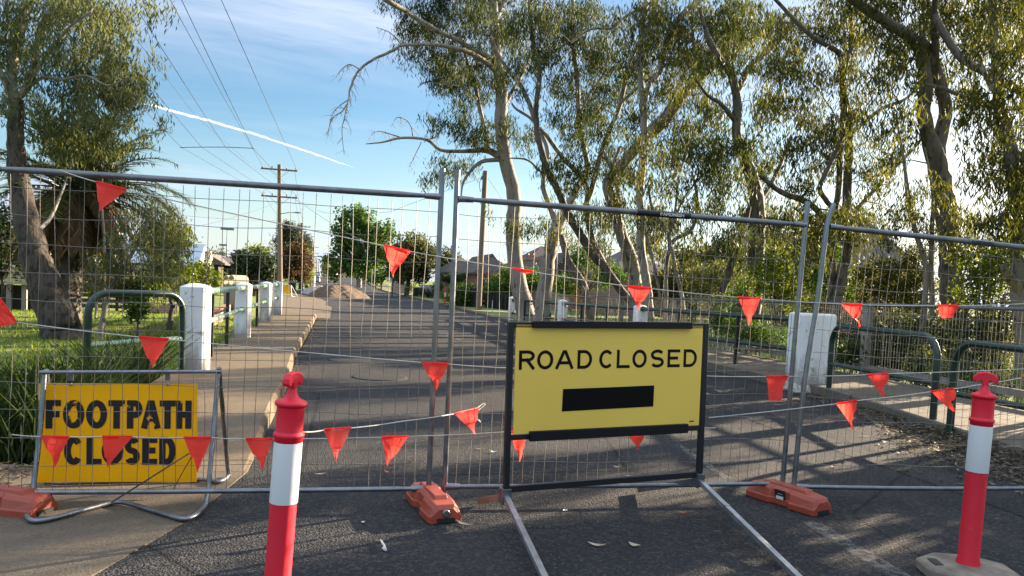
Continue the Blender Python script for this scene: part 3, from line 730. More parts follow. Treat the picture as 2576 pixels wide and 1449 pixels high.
def flc(ch, px0, px1, py0, py1):          # stroke measured in panel widths; drawn in real proportions
    W2 = float(np.linalg.norm(TRp-TLp)); H2 = float(np.linalg.norm(TLp-BLp)); mb = MB()
    letter(mb, ch, (px0-95)/402*W2, (px1-95)/402*W2, (1214-py1)/250*H2, (1214-py0)/250*H2, .0385, 0)
    m2 = MB(); m2.v = [pt4(x/W2, y/H2, .0032+z) for (x, y, z) in mb.v]; m2.f, m2.m, m2.sm = mb.f, mb.m, mb.sm
    obj('letter', m2, LETTERWORN, fpan, recalc=False)
for c_, a, b in (('F',112,149),('O',154,207),('O',211,264),('T',267,309),('P',314,354),('A',352,400),('T',398,440),('H',441,482)): flc(c_, a, b, 1006, 1078)
for c_, a, b in (('C',158,206),('L',213,251),('O',251,306),('S',309,348),('E',354,393),('D',398,441)): flc(c_, a, b, 1099, 1170)
for px in (178, 422):
    mb = MB(); a = D(px, 934, YT+.015); mb.box(a+np.array([0,0,-.022]), (.030,.012,.075)); hk = obj('hook', mb, GALV, fs)
    mb = MB(); mb.lathe([(.009,0),(.009,.006),(.005,.009)], n=10); mb.xf(Matrix.Translation(Vector(D(px, 967, YP-.004))) @ Matrix.Rotation(R(90), 4, 'X')); obj('bolt', mb, GALV, fpan)

# ================================================================== T-TOP BOLLARDS
def bollard(label, base, lean, zrot, zs=1.0):
    root = thing('traffic_bollard', label, 'bollard', base, 'red and white T-top bollards')
    Mt = Matrix.Translation(Vector(base)) @ Matrix.Rotation(lean, 4, 'Y') @ Matrix.Rotation(zrot, 4, 'Z') @ Matrix.Diagonal((1,1,zs,1))
    r = .052
    mb = MB(); mb.lathe([(r+.010,.045),(r+.008,.075),(r,.10),(r,.70),(r-.001,.835)], n=28); obj('post', mb.xf(Mt), REDP, root)
    mb = MB(); mb.lathe([(r+.0025,.575),(r+.0030,.578),(r+.0030,.822),(r+.0025,.825)], n=28); obj('reflective_sleeve', mb.xf(Mt), SLEEVE, root)
    mb = MB(); mb.lathe([(r,.826),(r+.003,.828),(r+.003,.842),(r+.006,.845),(r+.0085,.851),(r+.0085,.857),(r+.006,.863),(r+.002,.866),(r+.0012,.870),(r+.001,.967),(r+.002,.971),(r+.008,.974),(r+.011,.980),(r+.011,.986),(r+.008,.992),(r,.996),(r-.012,1.000),
                         (.030,1.008),(.022,1.022),(.016,1.042),(.014,1.055)], n=28)
    cap = obj('cap', mb.xf(Mt), REDCAP, root)
    # mushroom handle, two drooping lobes on a flattened neck
    mb = MB(); mb.loft([[(x_, y_, z_) for x_, z_ in zip(q, zq)] for y_, q, zq in ()] ) if False else None
    n2 = 18; out = []
    prof = [(x*1.25, 1.05+(z-1.05)*1.08) for x, z in ((-.040,1.055),(-.046,1.066),(-.044,1.085),(-.030,1.103),(0,1.110),(.030,1.103),(.044,1.085),(.046,1.066),(.040,1.055),(.028,1.056),(.022,1.070),(.014,1.064),(.012,1.045),(-.012,1.045),(-.014,1.064),(-.022,1.070),(-.028,1.056))]
    secs = [[(x*s_, y_, 1.08+(z-1.08)*s_) for x, z in prof] for y_, s_ in ((-.016,.86),(-.011,1.0),(.011,1.0),(.016,.86))]
    mb = MB(); mb.loft(secs, smooth=False); obj('handle', mb.xf(Mt), REDCAP, cap, bevel=.003)
    # eight sided rubber base with a carry slot
    oc = [(.235*math.cos(R(22.5+45*i))*1.08, .235*math.sin(R(22.5+45*i))*.92) for i in range(8)]
    s1 = [(x, y, 0.004) for x, y in oc]; s2 = [(x, y, .045) for x, y in oc]; s3 = [(x*.93, y*.93, .058) for x, y in oc]; s4 = [(x*.30, y*.34, .072) for x, y in oc]
    mb = MB(); mb.loft([s1, s2, s3, s4]); Mb = Matrix.Translation(Vector(base)) @ Matrix.Rotation(R(-20), 4, 'Z')
    bs = obj('rubber_base', mb.xf(Mb), RUBBER, root, bevel=.006)
    mb = MB(); mb.box((-.165,0,.0615), (.045,.10,.010)); obj('carry_slot', mb.xf(Mb), DARKPOST, bs)
    return root
gR = G(2434,1424,.055); bollard('red and white T-top bollard on a dusty rubber base, right of the yellow sign', (gR[0], gR[1], 0), R(1.2), R(-42))
tpL = D(742,927,3.03); bollard('red and white T-top bollard in front of the left panel, base out of view', (tpL[0]-.055, 3.03, 0), R(2.7), R(60), .972)

# ================================================================== BUNTING
def fyy(x):
    pts = [(-3,4.9),(-1.95,4.87),(.62,4.75),(.75,4.79),(3.2,4.68),(3.24,4.58),(5.5,4.40)]
    for (a, b), (c, d) in zip(pts, pts[1:]):
        if x <= c: return b+(d-b)*(x-a)/(c-a)
    return 4.4
def onfence(px, py, off=-.035):
    Y = 4.7
    for _ in range(4): Y = fyy(D(px, py, Y)[0])+off
    return D(px, py, Y)
def bunting(label, pts, flags, seed, place=onfence, tail=None):
    rnd = random.Random(seed); P = [place(*p) for p in pts]
    c = P[len(P)//2]; root = thing('bunting_line', label, 'bunting', c, 'lines of orange safety bunting')
    Q = []
    for a, b in zip(P, P[1:]):
        for k in range(6): Q.append(a+(b-a)*k/6+np.array([0,0,-.003*math.sin(math.pi*k/6)]))
    Q.append(P[-1]); mb = MB(); mb.tube(Q, .0033, 5); 
    if tail: mb.tube(catmull([place(*p) for p in tail], 4), .0026, 5)
    obj('cord', mb, ROPE, root)
    for fl_ in flags:
        (ax, ay), (bx, by), (cx, cy) = fl_[:3]; chop = fl_[3] if len(fl_) > 3 else 0
        A, B, Cp = place(ax, ay), place(bx, by), place(cx, cy); mb = MB(); n_, m_ = 11, 6
        amp = rnd.uniform(.006, .012); ph = rnd.uniform(0, 6); kf = rnd.uniform(.45, .7); ks = rnd.choice((-1, 1))*rnd.uniform(.06, .14)
        rows = []
        for j in range(n_+1):
            t = j/n_; row = []
            wdt = ((1-t)*(1.0 if t < kf else .80)) if not chop else (1-t*.45)
            cen = (A+B)/2*(1-t) + Cp*t; hw = (B-A)/2*wdt
            # a crease near mid height turns the tip aside
            side = max(0, t-kf)*ks if not chop else 0
            for i in range(m_+1):
                s_ = -1+2*i/m_; p = cen+hw*s_
                dy_ = amp*(math.sin(s_*2.2+ph+t*3.0)*1.0 + .7*math.sin(t*9+ph*2)*(.5+.5*s_)) - .020*max(0, t-kf)*4*(1-t) + (.016 if t > kf else 0)*(1-t)*2
                row.append((p[0]+side*.5*(1-t)*2, p[1]+dy_-.006, p[2]))
            rows.append(row)
        vs = [p for r_ in rows for p in r_]; k = m_+1
        mb.add(vs, [(j*k+i, j*k+i+1, (j+1)*k+i+1, (j+1)*k+i) for j in range(n_) for i in range(m_)], smooth=False)
        hb = [ (np.array(A)*(1-t)+np.array(B)*t + np.array([0,-.004,.004])) for t in np.linspace(0,1,5)]
        mb.tube(hb, .0052, 6)
        obj('flag', mb, FLAG, root, recalc=False)
    return root
bunting('orange bunting line sloping down from the left top rail, the highest line',
    [(150,428),(243,458),(318,478),(965,618),(1032,633),(1288,675),(1340,684),(1578,720),(1638,726),(1855,748),(1912,752),(2117,765),(2168,767),(2358,769),(2408,769),(2580,764)],
    [((243,458),(318,478),(250,533)),((965,618),(1032,633),(988,697)),((1288,675),(1340,684),(1325,690)),((1578,720),(1638,726),(1606,780)),((1855,748),(1912,752),(1882,818)),((2117,765),(2168,767),(2160,822)),((2358,769),(2408,769),(2382,800),1)], 1)
bunting('orange bunting line across the middle of the fence at the height of the white posts',
    [(-60,640),(0,752),(42,811),(350,848),(425,854),(1060,912),(1128,916),(1290,926),(1780,946),(1927,947),(1982,947),(2180,943),(2233,940),(2580,928)],
    [((0,752),(42,811),(-8,830)),((350,848),(425,854),(383,926)),((1060,912),(1128,916),(1097,983)),((1927,947),(1982,947),(1947,1008),1),((2180,943),(2233,940),(2222,998))], 2)
bunting('orange bunting line low across the footpath sign, the lowest line',
    [(30,1093),(103,1098),(175,1099),(258,1098),(333,1099),(462,1101),(533,1101),(618,1104),(687,1104),(960,1100),(1027,1098),(1280,1086),(1330,1084),(1575,1080),(1622,1080),(1800,1076)],
    [((103,1098),(175,1099),(137,1176)),((258,1098),(333,1099),(268,1178)),((462,1101),(533,1101),(497,1187)),((618,1104),(687,1104),(657,1186)),((960,1100),(1027,1098),(974,1171)),((1280,1086),(1330,1084),(1306,1161)),((1572,1080),(1628,1080),(1604,1130))], 3)
def from_left(px, py):
    t = (px-765)/(1215-765); return D(px, py, 3.14+(4.62-3.14)*max(0, min(1, t)))
bunting('short orange bunting line tied to the left bollard and ending in a loose knot',
    [(762,1087),(815,1082),(882,1077),(1010,1060),(1143,1041),(1200,1027)], [((815,1082),(882,1077),(846,1160)),((1143,1041),(1204,1027),(1196,1094))], 4, from_left,
    [(1190,1033),(1203,1024),(1217,1015),(1220,1018),(1206,1030),(1192,1040),(1188,1050),(1200,1054),(1208,1062),(1205,1056)])
def from_sign(px, py):
    t = (px-1785)/(2450-1785); return D(px, py, 4.58+(3.36-4.58)*max(0, min(1.3, t)))
bunting('orange bunting line running from the road closed sign up to the right bollard',
    [(1783,1051),(2104,1016),(2155,1008),(2340,986),(2397,978),(2450,970),(2568,951),(2600,946)], [((2104,1016),(2155,1008),(2144,1080)),((2340,986),(2397,978),(2398,1035)),((2568,951),(2612,945),(2600,1010))], 5, from_sign)

# ================================================================== BRIDGE RAILINGS
def conc_post(mb, x, y, z0, z1, wd, ch):
    h = wd/2; o = [(h-ch,-h),(h,-h+ch),(h,h-ch),(h-ch,h),(-h+ch,h),(-h,h-ch),(-h,-h+ch),(-h+ch,-h)]
    mb.loft([[(x+a,y+b,z0) for a, b in o], [(x+a,y+b,z1-.05) for a, b in o], [(x+a*.55,y+b*.55,z1-.012) for a, b in o], [(x+a*.05,y+b*.05,z1) for a, b in o]])
def railing(label, posts, zrail, z0f, off, rm, stan, wds, rads):
    root = thing('bridge_railing', label, 'railing', (posts[0][0], posts[0][1], 0))
    for (x, y, zt), wd in zip(posts, wds):
        mb = MB(); conc_post(mb, x, y, z0f-.05, zt, wd, wd*.17); obj('concrete_post', mb, WHITEPT, root, bevel=.008)
    for (a, b) in zip(posts, posts[1:]):
        for zr, r_ in zip(zrail(a, b), rads):
            mb = MB(); mb.tube([(a[0]+off, a[1], zr[0]), ((a[0]+b[0])/2+off, (a[1]+b[1])/2, (zr[0]+zr[1])/2), (b[0]+off, b[1], zr[1])], r_, 12); obj('rail', mb, rm, root)
            mb = MB()
            for q, zq, sg_ in ((a, zr[0], 1), (b, zr[1], -1)):
                wd = .20; mb.tube([(q[0]+off, q[1]+sg_*(wd-.06), zq), (q[0]+off, q[1]+sg_*(wd+.03), zq)], r_+.014, 12)
            obj('rail_collar', mb, rm, root)
        for t in stan:
            x, y = a[0]+(b[0]-a[0])*t+off*1.0, a[1]+(b[1]-a[1])*t; zt = zrail(a, b)[0][0]*(1-t)+zrail(a, b)[0][1]*t
            mb = MB(); mb.box((x-.04*np.sign(off if off else 1), y, (z0f-.05+zt)/2), (.055,.055,zt-z0f+.05)); obj('stanchion', mb, DARKPOST, root)
    return root
LP = [(-1.80,10.45,1.325),(-1.88,16.3,1.315),(-1.93,21.9,1.315),(-1.97,26.6,1.315)]
railing('left bridge railing with four white concrete posts and faded green pipe rails', LP, lambda a, b: ((1.20,1.20),(.76,.76)), .20, .0, GREENPALE, (.30,.62), (.355,.31,.31,.31), (.050,.040))
RP = [(7.62,32.0,1.06),(7.66,24.6,1.12),(7.68,17.9,1.16)]
def zr_(a, b):
    f = lambda y: (1.12-.0105*(y-11.6), .60-.0135*(y-11.6)); return ((f(a[1])[0], f(b[1])[0]), (f(a[1])[1], f(b[1])[1]))
rr_ = railing('right bridge railing with slim white posts and dark green pipe rails, beyond the sign', [(7.70,10.55,1.0)]+RP[::-1], zr_, .15, .0, GREENPT, (.34,.68), (.30,.30,.30,.30), (.052,.042))
# the big square end pier
mb = MB(); Mp = Matrix.Translation((7.42,10.40,0)) @ Matrix.Rotation(R(-10), 4, 'Z')
sq = lambda h, z: [(-h,-h,z),(h,-h,z),(h,h,z),(-h,h,z)]
mb.loft([sq(.27,.06),sq(.27,1.23),sq(.25,1.255)]); mb.xf(Mp)
pier = thing('end_pier', 'big square white concrete pier at the near end of the right railing', 'concrete pier', (7.42,10.40,0))
obj('shaft', mb, WHITEPT, pier, bevel=.012)
mb = MB(); rnd = random.Random(3)
lump = [[(x*(1+.12*rnd.random()), y*(1+.12*rnd.random()), z) for x, y, z in sq(h, z)] for h, z in ((.30,-.06),(.33,.02),(.29,.10),(.25,.14))]
mb.loft(lump); obj('broken_footing', mb.xf(Mp), m_chip('broken concrete', (.52,.50,.47), (.22,.20,.18), .9, .5, 14), pier, bevel=.02)
# hoop barriers
def hoop(label, a, b, z0, ztop, zmid, r_, m, rc, mm=None):
    a, b = np.array([a[0], a[1], 0.]), np.array([b[0], b[1], 0.]); d = (b-a); L = np.linalg.norm(d); d = d/L
    root = thing('hoop_barrier', label, 'hoop barrier', (a[0], a[1], z0), 'green pipe hoop barriers')
    P = [a+np.array([0,0,z0-.1]), a+np.array([0,0,ztop-rc-.12])]
    for k in range(9):
        t = R(90*k/8); P.append(a+d*(rc-rc*math.cos(t))+np.array([0,0,ztop-rc+rc*math.sin(t)]))
    for k in range(9):
        t = R(90*k/8); P.append(b-d*(rc-rc*math.sin(t))+np.array([0,0,ztop-rc+rc*math.cos(t)]))
    P += [b+np.array([0,0,ztop-rc-.12]), b+np.array([0,0,z0-.1])]
    mb = MB(); mb.tube(P, r_, 14); obj('hoop', mb, m, root)
    mb = MB(); mb.tube([a+d*.01+np.array([0,0,zmid[0]]), b-d*.01+np.array([0,0,zmid[1]])], r_*.82, 12); obj('mid_rail', mb, mm or m, root)
hl, hr = G(219,962,z=.18), G(457,934,z=.2)
hoop('green pipe hoop barrier beside the left white post, its top rail catching the sun', hl, hr, .0, 1.185, (.60,.62), .041, m_chip('green hoop paint', (.006,.028,.020), (.20,.22,.20), .34, .76, 6), .24, GREENPALE)
ha, hb = G(2085,976,z=.15), G(2347,1054,z=.15); hoop('dark green hoop barrier next to the big white pier', ha, hb, .15, 1.10, (.52,.56), .040, GREENPT, .28)
hc = G(2390,1074,z=.15); hd = np.array([hc[0]-.35, hc[1]-2.2, 0]); hoop('dark green hoop barrier cut by the right edge, nearest the right bollard', hc, hd, .15, 1.08, (.52,.56), .040, GREENPT, .28)

# ================================================================== FOOTBRIDGE FENCE (right)
ff = thing('footbridge_fence', 'long grey footbridge fence of weathered posts and fine upright wires beyond the right path', 'fence', (9.2, 11.3, 0))
A, B = np.array([9.05, 2.5, 0]), np.array([9.35, 31.0, 0])
ftop = lambda y: 1.46-.0115*(y-9)
fp_ = lambda y: A+(B-A)*((y-A[1])/(B[1]-A[1]))
GREYW = basic('weathered grey timber', (.26,.245,.22), .9, c2=(.17,.155,.14), scale=7, stretch=(1,1,.15), bump=.3)
for y in (3.4, 7.4, 11.3, 15.3, 19.3, 23.3, 27.3, 31.0):
    p = fp_(y); mb = MB(); mb.box((p[0]+.04, y, (ftop(y)-.55)/2), (.13,.13,ftop(y)+.55)); obj('post', mb, GREYW, ff, bevel=.006)
mb = MB(); mb.tube([fp_(y)+np.array([-.02,0,ftop(y)]) for y in (2.5, 12, 22, 31)], .030, 10); obj('top_rail', mb, GALV_OLD, ff)
mb = MB()
for z in (.24, .44): mb.bar(fp_(2.5)+np.array([0,0,z-.12]), fp_(31)+np.array([0,0,z-.12]), .04, .10)
obj('kick_board', mb, GREYW, ff)
mb = MB(); y = 2.6
while y < 31: 
    p = fp_(y); mb.tube([p+np.array([-.025,0,.12]), p+np.array([-.025,0,ftop(y)-.03])], .0028, 3, cap=False); y += .065 if y < 20 else .09
for k in range(8):
    z = .22+k*.145; mb.tube([fp_(q)+np.array([-.025,0,z*(ftop(q)/1.42)]) for q in (2.6, 12, 22, 31)], .0028, 3, cap=False)
obj('wire_mesh', mb, WIRE_FAR, ff, recalc=False)
# ================================================================== FOLIAGE
def leaf_arrays(C, L, Wd, droop, rng, bend=.25, up=None):
    """one kite-shaped leaf per centre: C (n,3); L, Wd length and width; droop 0 = any direction, 1 = hanging"""
    n = len(C); d = rng.normal(size=(n,3)); d /= np.linalg.norm(d, axis=1)[:,None]
    tgt = np.array([0,0,-1.0]) if up is None else np.asarray(up)
    d = d*(1-droop)+tgt*droop; d /= np.linalg.norm(d, axis=1)[:,None]
    a = rng.normal(size=(n,3)); wv = np.cross(d, a); wv /= np.linalg.norm(wv, axis=1)[:,None]
    nv = np.cross(d, wv); L = L*(rng.uniform(.65, 1.25, n))[:,None]; Wd = Wd*(rng.uniform(.75, 1.2, n))[:,None]
    p0 = C-d*L*.5; p2 = C+d*L*.5+nv*L*bend*.5; mid = C-d*L*.05-nv*L*bend*.15
    V = np.stack([p0, mid+wv*Wd*.5, p2, mid-wv*Wd*.5], 1).reshape(-1,3)
    F = np.arange(4*n).reshape(n,4); return V, F
def crown_points(blobs, per, rng, spray, m):
    """blobs: (centre, radii(3), n leaves).  Leaves gather in small sprays so that gaps stay open."""
    pts = []; spr = []
    for c, r_, nl in blobs:
        k = max(3, int(nl/m)); u = rng.normal(size=(k,3)); u /= np.linalg.norm(u, axis=1)[:,None]
        q = c + u*(rng.uniform(.15, 1.0, k)**.55)[:,None]*r_
        spr.append(q)
        off = rng.normal(size=(k,m,3))*spray*np.array([.55,.55,.6])
        ax = rng.normal(size=(k,3))*np.array([.8,.8,.45])+np.array([0,0,-.75]); ax /= np.linalg.norm(ax, axis=1)[:,None]     # each spray hangs along its own twig
        off += (ax*spray*2.1)[:,None,:]*rng.uniform(-.8,1.1,(k,m))[:,:,None]; pts.append((q[:,None,:]+off).reshape(-1,3))
    return np.concatenate(pts), np.concatenate(spr)
def blob_px(px, py, rx, ry, Y, cov, L, Wd, dY=None):
    c = D(px, py, Y); k = depth(c)/CAM_F; r_ = np.array([rx*k, dY if dY else max(rx,ry)*k*1.25, ry*k])
    la = L*Wd*.5*.62/(k*k); return (c, r_, int(cov*math.pi*rx*ry/la))
def limb_pts(pts, Y0, Y1):
    n = len(pts); out = []; rs = []
    for i, (x, y, r_) in enumerate(pts):
        p = D(x, y, Y0+(Y1-Y0)*i/max(1,n-1)); out.append(p); rs.append(r_*depth(p)/CAM_F)
    return out, rs
def smooth_limb(P, rs, n=4, jit=0.0, rnd=random):
    Q = catmull(P, n); r2 = []
    for i in range(len(P)-1): r2 += [rs[i]+(rs[i+1]-rs[i])*k/n for k in range(n)]
    r2.append(rs[-1])
    if jit: Q = [q+np.array([rnd.uniform(-1,1), rnd.uniform(-1,1), rnd.uniform(-.5,.5)])*r*jit for q, r in zip(Q, r2)]
    return Q, r2
def gum(name, label, Yt, limbs, blobs, bark, leaf, seed, L=.225, Wd=.034, cov=1.0, droop=.62, spray=.17, m=20, cat='tree', group='gum trees', dead=(), base=True, twig=True, spread=1.6, sides=9, bark2=None):
    """limbs: (Y start, Y end, [(px, py, half width px)...]); the first is the trunk"""
    rng = np.random.default_rng(seed); rnd = random.Random(seed)
    allP = []; boughs = []; mbT = MB(); mbL = MB(); root = None
    for li, (Y0, Y1, pts) in enumerate(limbs):
        P, rs = limb_pts(pts, Y0, Y1)
        if li == 0:
            b = P[0]
            if base:
                d_ = (P[0]-P[1]); d_ = d_/max(.01, abs(d_[2])); zb = gh(b[0], b[1])-.15; dz = max(.05, b[2]-zb)
                P = [np.array([b[0]+d_[0]*dz*.4, b[1]+d_[1]*dz*.4, zb])]+P; rs = [rs[0]*1.35]+rs
            root = thing(name, label, cat, P[0], group)
        Q, r2 = smooth_limb(P, rs, 4, .10, rnd)
        if li == 0: mbT.tube(Q, r2, sides)
        else: mb_ = MB(); mb_.tube(Q, r2, 7); boughs.append(('bough', mb_))
        allP += [(q, r) for q, r in zip(Q, r2)]
    for (Y0, Y1, pts) in dead:
        P, rs = limb_pts(pts, Y0, Y1); Q, r2 = smooth_limb(P, rs, 4, .3, rnd); mb_ = MB(); mb_.tube(Q, r2, 5); boughs.append(('dead_bough', mb_))
        for q, r in list(zip(Q, r2))[3::2]:                                       # bare drooping twigs
            for _ in range(2):
                k = depth(q)/CAM_F; d = np.array([rnd.uniform(-1,1), rnd.uniform(-1,1), rnd.uniform(-1.6,.3)]); d /= np.linalg.norm(d); ln = rnd.uniform(14,42)*k
                tw = [q]; 
                for s_ in range(5): d = d+np.array([rnd.uniform(-.35,.35), rnd.uniform(-.35,.35), -.16]); d /= np.linalg.norm(d); tw.append(tw[-1]+d*ln/5)
                mbL.tube(tw, [max(.003, min(r*.5,.012))*(1-.15*j) for j in range(6)], 4, cap=False)
                if rnd.random() < .6:
                    j = rnd.randrange(1,4); d2 = d+np.array([rnd.uniform(-1,1), rnd.uniform(-1,1), rnd.uniform(-.8,.4)]); d2 /= np.linalg.norm(d2)
                    mbL.tube([tw[j], tw[j]+d2*ln*.25, tw[j]+d2*ln*.5+np.array([0,0,-.05*ln])], [.006,.005,.003], 4, cap=False)
    B = []
    for bl in blobs:
        Yb = bl[4] if len(bl) > 4 else Yt+rnd.uniform(-spread, spread)
        B.append(blob_px(bl[0], bl[1], bl[2], bl[3], Yb, cov*1.55, L, Wd))
        B.append(blob_px(bl[0]+rnd.uniform(-62,62), bl[1]+rnd.uniform(-46,52), bl[2]*.75, bl[3]*.75, Yb+rnd.uniform(-.8,.8), cov*1.0, L, Wd))
        B.append(blob_px(bl[0]+rnd.uniform(-80,80), bl[1]+rnd.uniform(-60,70), bl[2]*.5, bl[3]*.5, Yb+rnd.uniform(-1,1), cov*1.0, L, Wd))
    if B:
        pts, spr = crown_points(B, None, rng, spray, m)
        if twig and allP:
            S = np.array([p for p, r in allP]); Rr = np.array([r for p, r in allP])
            for q in spr:
                if rnd.random() < .25: continue
                d2 = np.linalg.norm(S-q, axis=1) + np.maximum(0, S[:,2]-q[2])*.6; i = int(np.argmin(d2)); a = S[i]; 
                if d2[i] > 4.5: continue
                mid = a*.45+q*.55+np.array([rnd.uniform(-.15,.15), rnd.uniform(-.15,.15), .12*d2[i]]); r0 = min(Rr[i]*.45, .010+.009*d2[i])
                mbL.tube([a, a*.75+mid*.25+np.array([0,0,.02]), mid, q], [r0, r0*.8, r0*.55, .003], 4, cap=False)
                S = np.vstack([S, mid]); Rr = np.append(Rr, r0*.6)
        V, F = leaf_arrays(pts, L, Wd, droop, rng)
        tone = np.clip(rng.normal(.45, .25, len(F)), 0, 1)
        cr = nmesh('crown', V, F, leaf, root, tone)
    obj('trunk', mbT, bark, root)
    for nm, mb_ in boughs: obj(nm, mb_, bark2 or bark, root)
    if mbL.v: obj('twigs', mbL, bark2 or bark, root, kind='stuff')
    return root
def bush(name, label, blobs, leaf, seed, L=.10, Wd=.045, cov=1.6, droop=.15, spray=.12, m=12, stems=None, cat='shrub', group=None, base_z=None, bark=None, loc=None, spread=.4, trunk_r=.06):
    """blobs in picture points with their own depth: (px, py, rx, ry, Y)"""
    rng = np.random.default_rng(seed); rnd = random.Random(seed); B = [blob_px(*b[:5], cov*1.9, L, Wd) for b in blobs]
    c = np.mean([b[0] for b in B], axis=0)
    base = np.array(stems) if stems is not None else np.array([c[0], c[1], gh(c[0], c[1])])
    root = thing(name, label, cat, base, group)
    pts, spr = crown_points(B, None, rng, spray, m)
    keep = pts[:,2] > base[2]-.05; pts = pts[keep]
    V, F = leaf_arrays(pts, L, Wd, droop, rng); nmesh('crown', V, F, leaf, root, np.clip(rng.normal(.45,.25,len(F)),0,1))
    mb = MB(); top = max(B, key=lambda b: b[0][2])[0]
    mb.tube(smooth_limb([base-np.array([0,0,.1]), base*.6+c*.4+np.array([.02,0,0]), c*.8+top*.2, top], [trunk_r, trunk_r*.8, trunk_r*.5, trunk_r*.25], 3)[0], [trunk_r-(trunk_r*.75)*i/9 for i in range(10)], 7)
    for b in B:
        for _ in range(5):
            q = b[0]+np.array([rnd.uniform(-.7,.7), rnd.uniform(-.7,.7), rnd.uniform(-.5,.6)])*b[1]; s_ = base*.5+c*.5
            mb.tube([s_, s_*.5+q*.5+np.array([0,0,.05]), q], [trunk_r*.45, trunk_r*.3, trunk_r*.1], 5, cap=False)
    obj('trunk', mb, bark or BARK_D, root)
    return root
def shape_tree(name, label, trunk, blobs, leaf, bark, seed, L, Wd, cov=1.7, group=None, cat='tree', droop=.2, spray=.3, m=14, tr=.2, limbs=True):
    """distant tree: trunk = (px, py base, Y), crown from blobs at that depth"""
    g = G(trunk[0], trunk[1]) ; d = D(trunk[0], trunk[1], trunk[2]); base = np.array([d[0], trunk[2], gh(d[0], trunk[2])])
    return bush(name, label, [(b[0], b[1], b[2], b[3], trunk[2]+(b[4] if len(b) > 4 else 0)) for b in blobs], leaf, seed, L, Wd, cov, droop, spray, m, base, cat, group, bark=bark, trunk_r=tr)

# ------------------------------------------------------------------ gums on the right, left to right
gum('gum_tree', 'tall pale barked gum with a long bare dead branch hanging left over the road', 30,
    [(30,30,[(1325,790,25),(1306,710,21),(1293,640,19),(1292,560,19),(1293,490,18),(1272,400,17),(1259,310,16),(1263,262,16),(1255,183,15),(1246,100,13),(1241,10,11),(1236,-120,8),(1230,-260,4)]),
     (30,28,[(1250,178,9),(1215,152,7),(1175,130,6),(1110,114,5),(1050,112,4.5)]),
     (30,31,[(1254,393,10),(1222,378,8),(1164,381,5),(1107,377,4.5),(1074,352,4),(1011,347,3.2),(961,358,2.2),(921,362,1.2)]),
     (30,31.5,[(1226,376,8),(1217,317,6),(1204,260,5.5),(1194,213,5),(1177,160,4),(1165,110,3)]),
     (30,29,[(1254,402,6),(1211,407,5),(1184,430,4),(1164,463,3),(1160,500,1.5)]),
     (30,27,[(1250,150,6),(1200,130,6),(1150,100,6),(1110,82,6),(1054,50,6),(1021,28,6),(985,8,7),(930,-30,7)]),
     (30,31,[(1200,250,3.5),(1164,217,3),(1121,203,2.5),(1071,207,2),(1051,220,1)]),
     (30,33,[(1252,300,7),(1290,230,5),(1330,150,4),(1350,60,3)]),
     (30,32,[(1243,60,7),(1270,0,5),(1300,-80,4)])],
    [(1110,115,85,50),(1050,70,55,45),(1175,165,70,50),(1120,200,60,35),(1225,70,60,55),(1195,235,55,40),(1145,310,45,32),(1195,330,55,38),(1130,430,48,32),(1090,450,25,20),(1000,8,45,16),(1100,30,60,35),(1170,50,60,40),(1240,180,40,40),(1160,265,30,25),(1290,80,50,50),(1230,20,60,35),(1270,330,35,40),(1160,-60,120,60),(1300,-60,120,60)],
    BARK_W, LEAF_GUM, 11, cov=.80, dead=[(28,27,[(1050,112,4.5),(1011,114,4),(989,127,4),(944,147,3.5),(907,173,3),(891,197,2.8),(879,230,2.5),(877,253,2),(861,280,1.6),(837,297,1.0),(822,340,.6)]),
     (27,27,[(905,175,1.8),(880,162,1.4),(858,176,1.1),(845,195,.6)]), (27,27,[(878,245,1.8),(868,290,1.4),(860,330,1.0),(866,390,.6)]), (27,26.6,[(878,250,1.6),(850,270,1.2),(832,300,.9),(825,345,.5)]),
     (31,31,[(1011,347,2),(985,338,1.6),(950,330,1),(930,345,.6)]), (31,31,[(1040,350,2),(1030,310,1.4),(1000,295,1),(985,320,.5)]), (31,31,[(1074,352,2),(1100,340,1.6),(1090,300,1.1),(1070,280,.6)]), (31,31,[(1060,358,1.4),(1040,400,1),(1030,420,.5)]), (27,27,[(1011,114,2),(985,85,1.4),(965,75,1),(945,68,.5)])])
gum('gum_tree', 'leaning pale gum with flaking bark at its foot, just right of the tallest pale gum', 27,
    [(27,27,[(1364,800,22),(1368,760,20),(1374,700,18),(1382,640,17),(1395,590,17),(1408,555,15),(1424,530,14),(1440,500,11)]),
     (27,28,[(1402,572,8),(1388,533,7),(1370,483,7),(1368,443,6.5),(1378,383,6),(1360,333,5),(1338,300,4),(1300,275,3.5),(1288,260,2.5)]),
     (27,26,[(1436,505,9),(1460,460,8),(1478,420,7),(1466,360,6.5),(1456,300,6.5),(1452,200,6),(1442,117,5.5),(1440,0,5),(1436,-120,3)]),
     (27,27,[(1368,440,3),(1358,430,3),(1328,403,2.6),(1290,398,2),(1270,400,1)]),
     (26,25,[(1455,300,4),(1480,240,3),(1520,180,2.5),(1530,120,1.5)])],
    [(1440,110,60,50),(1400,45,60,45),(1470,40,55,45),(1430,215,48,42),(1480,270,45,38),(1345,575,55,26),(1300,590,30,18),(1450,350,42,30),(1330,340,28,26),(1505,180,45,45),(1385,120,45,40)],
    BARK_W, LEAF_GUM, 12, cov=.78)
